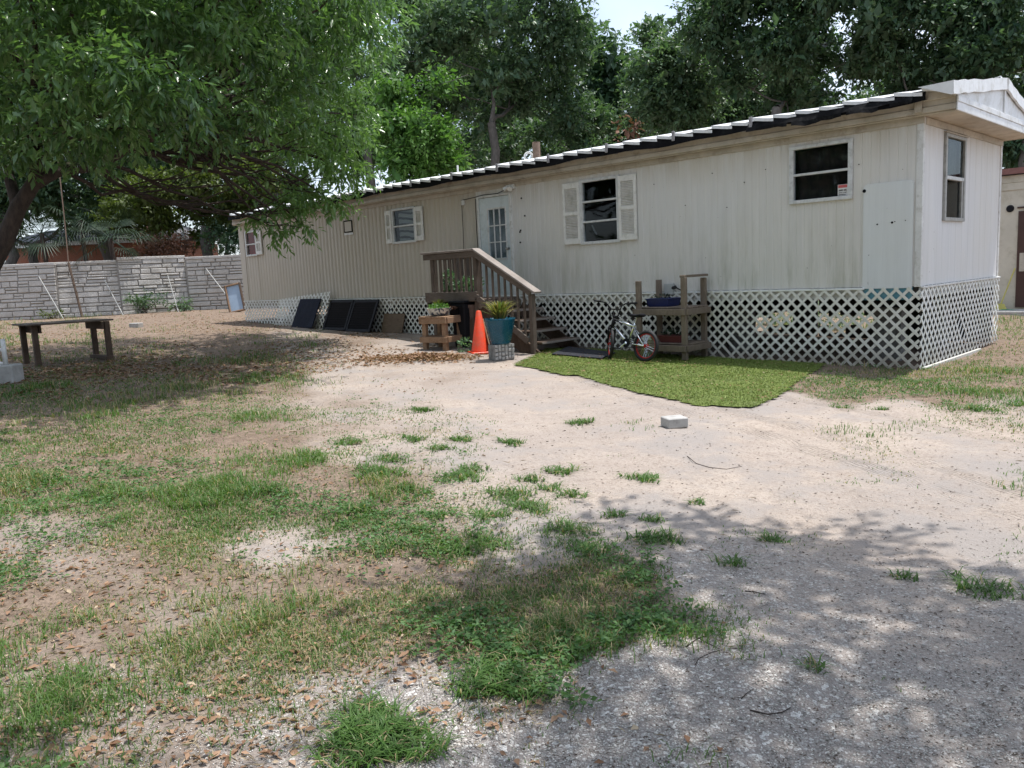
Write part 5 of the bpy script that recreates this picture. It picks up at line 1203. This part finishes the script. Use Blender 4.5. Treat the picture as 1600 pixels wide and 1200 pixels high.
bgtree('far_oak', 'distant oak mass closing the view above the right of the roof', 1330, 46, -120, 300, 560, 34, 2.2, 'leaf_dark', 153, per=300, leaf=.28, group='far trees behind the home')
bgtree('far_oak', 'distant oak mass behind the shed at the right edge', 1640, 42, -150, 330, 420, 26, 2.2, 'leaf_dark', 154, per=300, leaf=.28, group='far trees behind the home')
bgtree('far_oak', 'distant tree mass filling the view beyond the fence', 200, 52, -60, 380, 620, 36, 2.4, 'leaf_oak', 155, per=300, leaf=.3, group='trees beyond the fence')
bgtree('far_oak', 'distant tree mass at the far left beyond the fence', -60, 48, -100, 380, 320, 22, 2.2, 'leaf_dark', 156, per=300, leaf=.3, group='trees beyond the fence')
bgtree('understory_tree', 'sunlit green understory tree above the fence left of the leaning post', 60, 37.5, 240, 392, 260, 20, 1.0, 'leaf_oak', 158, per=560, leaf=.18, group='trees beyond the fence')
bgtree('understory_tree', 'shaded understory tree above the fence close to the house corner', 400, 40, 250, 400, 260, 18, 1.1, 'leaf_dark', 159, per=520, leaf=.18, group='trees beyond the fence')
bgtree('understory_tree', 'sunlit olive understory tree above the fence in the middle of the branches', 240, 35.5, 260, 395, 240, 18, .9, 'leaf_yel', 157, per=520, leaf=.16, group='trees beyond the fence')
# weeds at the fence foot
def shrub(name, u, v, d, w, h, n, lm, label, seed, leaf=.11, cat='shrub'):
    p = fence_pt(u, v, -.55); p[2] = float(G0(p[0], p[1])); r = np.random.default_rng(seed); o = thing(name, p, label, cat); cl = []
    for i in range(n): q = r.uniform(-1, 1, 2); k = min(w, h)*r.uniform(.3, .5); cl.append((p[0]+RH[0]*q[0]*w/2+FH[0]*q[1]*.3, p[1]+RH[1]*q[0]*w/2+FH[1]*q[1]*.3, p[2]+h*r.uniform(.3, .75), k, k, k*.8))
    m = MB()
    for i, k in enumerate(cl): limb(m, p+RH*(r.uniform(-.2, .2)), k[:3], .015, .006, seed+i, n=3, sides=5)
    m.build('stems', M['bark'], o); crown_leaves('foliage', cl, 900, leaf, .5, M[lm], o, seed, tw=6, twl=.2, droop=.1); return o
shrub('fence_shrub', 228, 486, 0, .9, .75, 8, 'leaf_dark', 'dark green bush growing at the foot of the fence', 61)
shrub('fence_shrub', 283, 484, 0, .8, .55, 7, 'leaf_oak', 'lower grey green bush at the fence beside the short steel brace', 62)
shrub('fence_shrub', 85, 506, 0, .9, .35, 5, 'leaf_yel', 'low yellowish weeds at the fence behind the workbench', 63)
for i, (x, y) in enumerate(((-4.6, 5.6), (-3.3, 5.2))):
    o = leafy('back_yard_weed', (x, y, .35), (.7, .35, .3), 420, .11, M['leaf_oak'], None, 160+i, ); tag(o, ('green weed clump behind the home glimpsed through the left gap in the lattice', 'green weed clump behind the home glimpsed through the right gap in the lattice')[i], 'weed')
# palms hanging over the fence
def palm(u, v, d, n, ln, label, seed, hgt=3.0):
    r = np.random.default_rng(seed); c = at(u, v, d); b = c.copy(); b[2] = float(G0(c[0], c[1])); o = thing('fan_palm', b, label, 'palm', 'palms beyond the fence')
    MB().tube([b-[0, 0, .1], b+(c-b)*.5+[.06, .05, 0], c], [.10, .09, .09], 9).build('trunk', M['bark'], o)
    for i in range(n):
        a = r.uniform(0, 6.283); el = r.uniform(-.7, .9); d_ = np.array([math.cos(a)*math.cos(el), math.sin(a)*math.cos(el), math.sin(el)]); L2 = ln*r.uniform(.7, 1.1); hub = c+d_*L2*.5+np.array([0, 0, -.06])
        s = np.cross(d_, (0,0,1)); s /= np.linalg.norm(s); nn = np.cross(s, d_); V = []; T = []; ti = []
        for k in range(17):
            f = (k-8)/8*1.5; q = d_*math.cos(f)+s*math.sin(f); w_ = np.cross(q, nn)*.018; tip = hub+q*L2*.55*(1-.15*abs(f))+np.array([0, 0, -.16*L2*r.uniform(.5, 1.3)]); md = hub+q*L2*.3+nn*.03; bb = len(V)
            V += [hub, md-w_, md+w_, tip]; T += [(bb, bb+1, bb+2), (bb+1, bb+3, bb+2)]; ti += [r.uniform(0, 1)]*4
        mm = mesh_np('frond', V, tris=T, mat=M['palm'], parent=o, tint=ti); MB().tube([c, hub], .015, 5).build('frond_stalk', M['palm'], o)
palm(172, 372, 30.3, 24, 1.7, 'fan palm drooping over the fence right of the leaning post', 71)
palm(65, 365, 34, 20, 1.7, 'fan palm above the fence in front of the brick house', 72)
palm(125, 345, 35, 20, 1.9, 'fan palm rising behind the leaning post', 73)

# --- shade tree beside the viewer, its crown over the near gravel
sc_ = [(2.6, -6.2, 7.2, 1.2, 1.0, .7), (4.2, -6.4, 7.8, 1.5, 1.3, .9), (6.0, -7.0, 7.6, 1.6, 1.4, .9), (3.6, -8.0, 7.6, 1.3, 1.2, .8), (5.4, -9.0, 8.2, 1.6, 1.6, 1), (1.9, -7.3, 6.8, .7, .7, .5), (2.4, -9.6, 7.4, .8, .7, .6), (3.4, -10.6, 7.8, 1.2, 1.1, .8), (7.4, -9.2, 7.6, 1.7, 1.5, 1), (6, -11.5, 8.2, 1.7, 1.6, 1), (8.4, -12, 7.4, 1.6, 1.5, 1), (4.4, -13, 8, 1.5, 1.5, .9), (1.6, -12.6, 7.6, 1.4, 1.2, .8), (5.4, -5.6, 7.4, 1.1, .9, .7)]
tree('shade_tree', 'tree beside the viewer whose crown shades the near gravel', (8.2, -12.6, 0), 4.2, sc_, 2300, .13, .45, 'leaf_oak', 'barkg', .13, 81, droop=.3, tw=8, twl=.4)
# --- wood line behind the viewer: one far mass, mirrored by the window panes
r = np.random.default_rng(91); wl_ = []
for i in range(120):
    a = r.uniform(-2.75, -.05); R_ = r.uniform(22, 30); wl_.append((3.7+R_*math.cos(a), -11.5+R_*math.sin(a), r.uniform(1, 11.5), 3.2, 3.2, 2.4))
wood_ = crown_leaves('woodland', wl_, 60, .65, .6, M['leaf_dark'], None, 92, tw=6, twl=1.2); tag(wood_, 'line of woodland across the road behind the viewer', 'woodland', kind='stuff')
# ================================================================== grass, weeds, litter, gravel
def blades(P, h, w, lean, seed, name, mat, parent=None, tint=None, bend=.5):
    r = np.random.default_rng(seed); n = len(P); a = r.uniform(0, 6.283, n); d = np.stack([np.cos(a), np.sin(a), 0*a], 1); s = np.stack([-np.sin(a), np.cos(a), 0*a], 1)*(w/2)[:, None]
    ln = (lean*h)[:, None]; hz = np.stack([0*h, 0*h, h], 1); V = np.empty((n, 5, 3))
    V[:, 0] = P-s; V[:, 1] = P+s; mid = P+hz*.6+d*ln*.35; V[:, 2] = mid-s*.75; V[:, 3] = mid+s*.75; V[:, 4] = P+hz*np.clip(1-lean*.25, .2, 1)[:, None]+d*ln
    b = np.arange(n)*5; Q = np.stack([b, b+1, b+3, b+2], 1); T = np.stack([b+2, b+3, b+4], 1)
    return mesh_np(name, V.reshape(-1, 3), T, Q, mat, parent, tint=np.repeat(np.clip(tint, 0, 1), 5))
r = np.random.default_rng(101)
def sample(n, vlo=496, vhi=1330, pw=1.0):
    u = r.uniform(-260, 1860, n); v = vlo+(vhi-vlo)*r.uniform(0, 1, n)**pw
    P, ok = gpv(u, v); P = P[ok]; return P
def clear(P):
    x, y = P[:, 0], P[:, 1]; c = ~inside(x, y, pts2); c &= ~((y > -.02) & (y < 3.9) & (x < .08) & (x > -18.8)); c &= ~((x > -7.4) & (x < -5.8) & (y > -1.2) & (y < 0)); c &= ~((y > 10.4)); return c & (np.linalg.norm(P-CAM, axis=1) > 1.9)
# tuft centres
P = sample(150000, 480); P = P[clear(P)]; mk = masks(P[:, 0], P[:, 1])
pn = .40*vnoise(P[:, 0], P[:, 1], 1.3, 51)+.35*vnoise(P[:, 0], P[:, 1], 3.7, 52)+.25*vnoise(P[:, 0], P[:, 1], 9.0, 57)
dens = np.clip(mk[:, 0]*1.35*(.20+.80*np.clip(.45+(pn-.5)*5.4, 0, 1.4))-.07, 0, 1)
keep = r.uniform(0, 1, len(P)) < dens*np.where((P-CAM)@Fv > 4.6, .72, .30); Tc = P[keep]; dn = dens[keep]; dep = (Tc-CAM)@Fv
nb = np.where(dep < 6, 9, np.where(dep < 12, 8, 5)); idx = np.repeat(np.arange(len(Tc)), nb)
sprd = np.clip(.03+.012*dep[idx]*.6, .03, .12); off = r.normal(size=(len(idx), 2))*sprd[:, None]; BP = Tc[idx].copy(); BP[:, :2] += off; BP[:, 2] = ground_z(BP[:, 0], BP[:, 1])-.003
ok = clear(BP); BP = BP[ok]; idx = idx[ok]; dd = dep[idx]
patch = vnoise(BP[:, 0], BP[:, 1], .8, 53); tall = (vnoise(BP[:, 0], BP[:, 1], 1.1, 54) > .62)
h = r.uniform(.014, .036, len(BP))*(1+1.2*tall)*(.7+.6*dn[idx]); w = np.clip(.0028+.00055*dd, .003, .012)*r.uniform(.7, 1.3, len(BP))
h *= 1+np.clip((dd-8)/14, 0, 1.6); tint = r.uniform(0, .55, len(BP))+.4*patch; dry = r.uniform(0, 1, len(BP)) < .10+.25*(vnoise(BP[:, 0], BP[:, 1], .9, 55) > .6); tint = np.where(dry, 1.0, np.minimum(tint, .9))
lawn = blades(BP, h, w, r.uniform(.3, 1.4, len(BP)), 102, 'lawn_grass', M['grass'], tint=tint); tag(lawn, 'patchy short green and straw coloured lawn grass over sand', 'grass', kind='stuff')
print('lawn blades', len(BP))
# broad leaved weeds between the grass
P = sample(52000, 560); P = P[clear(P)]; mk = masks(P[:, 0], P[:, 1]); wn = vnoise(P[:, 0], P[:, 1], 1.6, 56); dep = (P-CAM)@Fv
keep = (r.uniform(0, 1, len(P)) < np.clip(mk[:, 0]*1.2-.2, 0, 1)*np.clip((wn-.48)*4, 0, 1)*.6); P = P[keep]; dep = dep[keep]
n = 12; idx = np.repeat(np.arange(len(P)), n); a = r.uniform(0, 6.283, len(idx)); rad = r.uniform(.005, .05, len(idx)); WP = P[idx].copy(); WP[:, 0] += np.cos(a)*rad; WP[:, 1] += np.sin(a)*rad; WP[:, 2] = ground_z(WP[:, 0], WP[:, 1])+r.uniform(.006, .045, len(idx))
D = np.stack([np.cos(a), np.sin(a), r.uniform(-.1, .5, len(a))], 1)
wd = leaves_mesh('broadleaf_weeds', WP, D, r.uniform(.016, .036, len(WP)), .55, M['weed'], None, r, tint=r.uniform(0, 1, len(WP))); tag(wd, 'low broad leaved weeds scattered through the lawn', 'weeds', kind='stuff')
# dead thatch lying flat between the blades
P2 = sample(130000, 490, 1330); P2 = P2[clear(P2)]; mk = masks(P2[:, 0], P2[:, 1]); P2 = P2[r.uniform(0, 1, len(P2)) < np.clip(mk[:, 0]*1.1-.05, 0, 1)*.28]; n2_ = len(P2); dp = (P2-CAM)@Fv; a = r.uniform(0, 6.283, n2_)
th_ = leaves_mesh('dead_thatch', P2+np.stack([0*a, 0*a, r.uniform(.002, .014, n2_)], 1), np.stack([np.cos(a), np.sin(a), r.uniform(-.15, .3, n2_)], 1), np.clip(.03+.004*dp, .03, .09)*r.uniform(.5, 1.5, n2_), .10, leaf_mat('straw thatch', (.16, .12, .08), (.42, .34, .23), .1, .8, .15), None, r, tint=r.uniform(0, 1, n2_)); tag(th_, 'flat straw coloured dead thatch between the lawn blades', 'thatch', kind='stuff')
# scattered blades between tufts in the sand: separate grass tufts
TUFTS = [(590,1150,.125,420,'largest dark green grass tuft at the bottom centre'),(780,1065,.11,240,'lush grass tuft above and right of the largest tuft'),(1025,842,.09,80,'grass tuft on grey gravel right of centre'),(1005,750,.085,55,'lone grass tuft left of the curved twig'),
(875,740,.09,50,'small grass tuft in the sand left of the lone tuft'),(795,775,.11,80,'wide grass tuft in the middle of the sand'),(765,805,.09,60,'grass tuft just below the wide middle tuft'),(635,766,.10,60,'grass tuft at the lawn edge left of the middle tufts'),(720,748,.12,80,'broad grass tuft on pale sand left of centre'),
(718,690,.08,50,'dark grass tuft in the sand above the broad one'),(800,694,.08,50,'dark compact grass tuft in the sand centre'),(660,643,.09,50,'farthest grass tuft by the leaf pile'),(760,848,.10,60,'grass tuft at the upper edge of the near lawn patch'),(1540,918,.11,60,'lone grass tuft at the right edge in shade'),
(1205,842,.05,30,'small round grass tuft in the right centre sand'),(1530,640,.14,60,'grass tuft near the right edge of the sand'),(1315,635,.06,26,'small green tuft in sand near the turf corner'),(900,662,.08,30,'flat browning grass tuft in the sand below the turf'),(590,740,.14,90,'dense grass tuft on the lawn edge at left centre'),
(690,705,.07,36,'tiny grass tuft left of the dark compact tuft'),(895,775,.06,34,'small grass tuft right of the wide middle tuft'),(650,828,.07,36,'low grass tuft near the pale sand left of centre'),(1145,882,.05,24,'thin yellowish grass tuft on the grey gravel'),(920,860,.10,70,'dark grass tuft at the right tip of the near lawn patch'),(1375,640,.05,20,'sparse dark tuft in sand beside the small green tuft'),
(740,735,.08,40,'small grass tuft touching the broad tuft on its right'),(610,720,.09,45,'dark tuft at the lawn edge below the farthest tuft'),(830,752,.07,36,'low tuft between the wide middle tuft and its right neighbours'),(860,765,.06,30,'thin tuft right of the low middle tuft'),(680,805,.08,40,'olive tuft on bare sand left of the middle tufts'),(700,858,.11,60,'spiky dark tuft left of the near lawn patch'),(545,695,.09,45,'straw edged tuft inside the left lawn edge'),
(820,790,.09,50,'bright tuft at the lower right of the wide middle tuft'),(960,802,.05,24,'tiny upright tuft right of centre on the sand'),(1020,812,.05,24,'tiny flat tuft just above the gravel tuft'),(840,800,.07,36,'tuft closing the lower end of the middle group'),(650,690,.08,36,'pale tuft left of the tiny tuft in the sand'),(560,800,.12,70,'weedy tuft beside the bare sand patch at left'),(885,830,.10,55,'tuft on the upper right rim of the near lawn patch'),
(1090,788,.035,16,'speck of grass alone right of centre in the sand'),(1415,900,.04,18,'sparse yellowed tuft in the right shade'),(915,660,.06,26,'brown green tuft near the lone block'),(1270,1045,.03,14,'tiny weed on the gravel at lower right')]
for i, (u, v, rad, nbl, lab) in enumerate(TUFTS):
    c = gp(u, v); dd = (c-CAM)@Fv; nn = int(nbl*2.2); a = r.uniform(0, 6.283, nn); rad = rad*1.3; nn = int(nn*1.4); a = r.uniform(0, 6.283, nn); q = rad*r.uniform(0, 1, nn)**.6*(1+.35*np.sin(a*3+i)); Q = np.stack([c[0]+np.cos(a)*q*1.25, c[1]+np.sin(a)*q, 0*q], 1); Q[:, 2] = ground_z(Q[:, 0], Q[:, 1])-.003
    hh_ = r.uniform(.35, 1, nn)*min(.095, .04+rad*.26); o = blades(Q, hh_, np.full(nn, .0048+.0006*dd)*r.uniform(.7, 1.4, nn), r.uniform(.7, 2.3, nn), 300+i, 'grass_tuft', M['grass'], tint=np.where(r.uniform(0, 1, nn) < .06, 1, r.uniform(0, .6, nn)))
    o.data.transform(Matrix.Translation(-Vector(c))); o.location = tuple(c); tag(o, lab, 'grass tuft', 'grass tufts in the sand')
# fallen leaves
def litter(P, size, seed, name, label):
    q = np.random.default_rng(seed); n = len(P); a = q.uniform(0, 6.283, n); D = np.stack([np.cos(a), np.sin(a), q.uniform(-.25, .35, n)], 1); up = q.normal(size=(n, 3))*.35+np.array([0, 0, 1.])
    P = P.copy(); P[:, 2] += q.uniform(.002, .012, n); o = leaves_mesh(name, P, D, size*q.uniform(.55, 1.25, n), .5, M['litter'], None, q, up=up, fold=.5, tint=np.where(q.uniform(0, 1, n) < .05, .99, q.uniform(0, .9, n))); tag(o, label, 'leaf litter', kind='stuff'); return o
P = sample(150000, 494, 1330, 1.1); P = P[clear(P)]; mk = masks(P[:, 0], P[:, 1]); ln_ = vnoise(P[:, 0], P[:, 1], 1.0, 61); keep = r.uniform(0, 1, len(P)) < np.clip(np.maximum(mk[:, 2]*1.5, mk[:, 0]*.55)-.08, 0, 1)*np.clip(.3+(ln_-.3)*1.8, .15, 1)*.40*np.clip(((P-CAM)@Fv-1.2)/4.5, .25, 1); P = P[keep]
litter(P, .040, 111, 'fallen_leaves', 'brown fallen leaves strewn over the lawn')
print('litter', len(P))
P = sample(80000, 480, 625); P = P[clear(P) & (P[:, 0] < -7)]; ln_ = vnoise(P[:, 0], P[:, 1], .7, 62); P = P[r.uniform(0, 1, len(P)) < .05+.55*np.clip((ln_-.35)*3, 0, 1)]
litter(P, .07, 115, 'fallen_leaves', 'dead leaves covering the ground under the yard tree by the fence')
c = gp(655, 560); n = 1900; q = r.normal(size=(n, 2))*np.array([.5, .27]); LP = np.stack([c[0]+RH[0]*q[:, 0]+FH[0]*q[:, 1], c[1]+RH[1]*q[:, 0]+FH[1]*q[:, 1], 0*q[:, 0]], 1); LP[:, 2] = ground_z(LP[:, 0], LP[:, 1])+.09*np.exp(-(q[:, 0]/.7)**2-(q[:, 1]/.4)**2)*r.uniform(.2, 1, n)
litter(LP, .075, 112, 'leaf_pile', 'heap of tan dead leaves in front of the side table')
c = gp(150, 585); n = 1600; q = r.normal(size=(n, 2))*np.array([1.0, .7]); LP = np.stack([c[0]+RH[0]*q[:, 0]+FH[0]*q[:, 1], c[1]+RH[1]*q[:, 0]+FH[1]*q[:, 1], 0*q[:, 0]], 1); LP[:, 2] = ground_z(LP[:, 0], LP[:, 1]); litter(LP, .075, 113, 'leaf_carpet', 'carpet of dead leaves in front of the old workbench')
n = 1100; LP = np.stack([r.uniform(-6.2, -.3, n), r.uniform(-3.9, -.3, n), np.zeros(n)], 1); LP = LP[inside(LP[:, 0], LP[:, 1], pts2)]; LP[:, 2] = ground_z(LP[:, 0], LP[:, 1])+.045; litter(LP, .035, 114, 'turf_leaves', 'pale small leaves scattered on the artificial turf')
# loose gravel close to the viewer
P = sample(150000, 700, 1330, .8); P = P[clear(P)]; mk = masks(P[:, 0], P[:, 1]); dep = (P-CAM)@Fv; gn = vnoise(P[:, 0], P[:, 1], 2.2, 71)
keep = (r.uniform(0, 1, len(P)) < np.clip(mk[:, 1]*1.15-.05, 0, 1)*(.45+.75*gn)) & (dep < 6.5); P = P[keep][:42000]; n = len(P); print('gravel', n)
sz = r.uniform(.002, .0055, n)*np.where(r.uniform(0, 1, n) < .06, 1.7, 1); oc = np.array([(1,0,0),(-.8,.5,0),(-.5,-.9,0),(.1,.1,.8),(0,0,-.5)]); fc = np.array([(0,1,3),(1,2,3),(2,0,3),(1,0,4),(2,1,4),(0,2,4)])
a = r.uniform(0, 6.283, n); ca, sa = np.cos(a), np.sin(a); V = np.empty((n, 5, 3)); jit = r.uniform(.65, 1.3, (n, 5, 3)); loc = oc[None]*jit
V[:, :, 0] = P[:, 0:1]+(loc[:, :, 0]*ca[:, None]-loc[:, :, 1]*sa[:, None])*sz[:, None]; V[:, :, 1] = P[:, 1:2]+(loc[:, :, 0]*sa[:, None]+loc[:, :, 1]*ca[:, None])*sz[:, None]; V[:, :, 2] = P[:, 2:3]+.001+loc[:, :, 2]*sz[:, None]
T = (np.arange(n)[:, None, None]*5+fc[None]).reshape(-1, 3)
t = NT('shell gravel'); k = t.mix(t.attr('tint'), C4(.22, .20, .18), C4(.66, .63, .58)); M['gravel'] = t.set(k, .85)
gvl = mesh_np('gravel', V.reshape(-1, 3), tris=T, mat=M['gravel'], tint=np.repeat(r.uniform(0, 1, n)**.8, 5)); tag(gvl, 'loose pale crushed shell gravel in the foreground', 'gravel', kind='stuff')
# dark bits and crumbs on the sand
P = sample(20000, 540, 1250, .9); P = P[clear(P)]; mk = masks(P[:, 0], P[:, 1]); keep = r.uniform(0, 1, len(P)) < .75; P = P[keep]; dep = (P-CAM)@Fv; n = len(P); a = r.uniform(0, 6.283, n)
deb = leaves_mesh('ground_debris', P+[0, 0, .003], np.stack([np.cos(a), np.sin(a), r.uniform(-.1, .2, n)], 1), np.clip(.006+.0022*dep, .008, .03)*r.uniform(.4, 1.6, n), .3, simple('bark crumbs', (.10, .07, .05), .9, .4, 9), None, r, tint=r.uniform(0, 1, n)); tag(deb, 'dark bark crumbs and bits scattered over the sand', 'debris', kind='stuff')
# twigs
def twig(pix, rad, label):
    pts = []
    for (u, v) in pix: q = gp(u, v); q[2] += rad*1.1; pts.append(q)
    o = MB().tube(pts, [rad*(1-.5*i/(len(pts)-1)) for i in range(len(pts))], 6).build('twig', M['bark'], None, smooth=True, origin=pts[0]); tag(o, label, 'twig', 'twigs on the ground')
twig([(1074, 717), (1088, 726), (1108, 731), (1135, 733), (1159, 728)], .003, 'long curved twig lying on the open sand below the lone block')
twig([(1086, 1041), (1092, 1030), (1112, 1020), (1140, 1015), (1162, 1014)], .002, 'curved dark twig on the shaded gravel at right centre')
twig([(1072, 1010), (1090, 999), (1105, 988)], .003, 'short straight twig above the curved one on the gravel')
twig([(1093, 999), (1110, 1008), (1128, 1018)], .002, 'thin twig crossing the curved twig on the gravel')
twig([(1172, 1110), (1200, 1118), (1222, 1113), (1236, 1105)], .003, 'bowed twig near the bottom of the gravel')
twig([(1164, 925), (1178, 927), (1196, 930)], .003, 'short twig on the grey gravel below the small round tuft')
twig([(1470, 885), (1490, 897), (1510, 905)], .002, 'thin twig beside the lone tuft in the right shade')
twig([(1158, 1094), (1166, 1086), (1178, 1079)], .002, 'tiny slanted twig above the bowed twig')
# tyre track ridges across the right sand
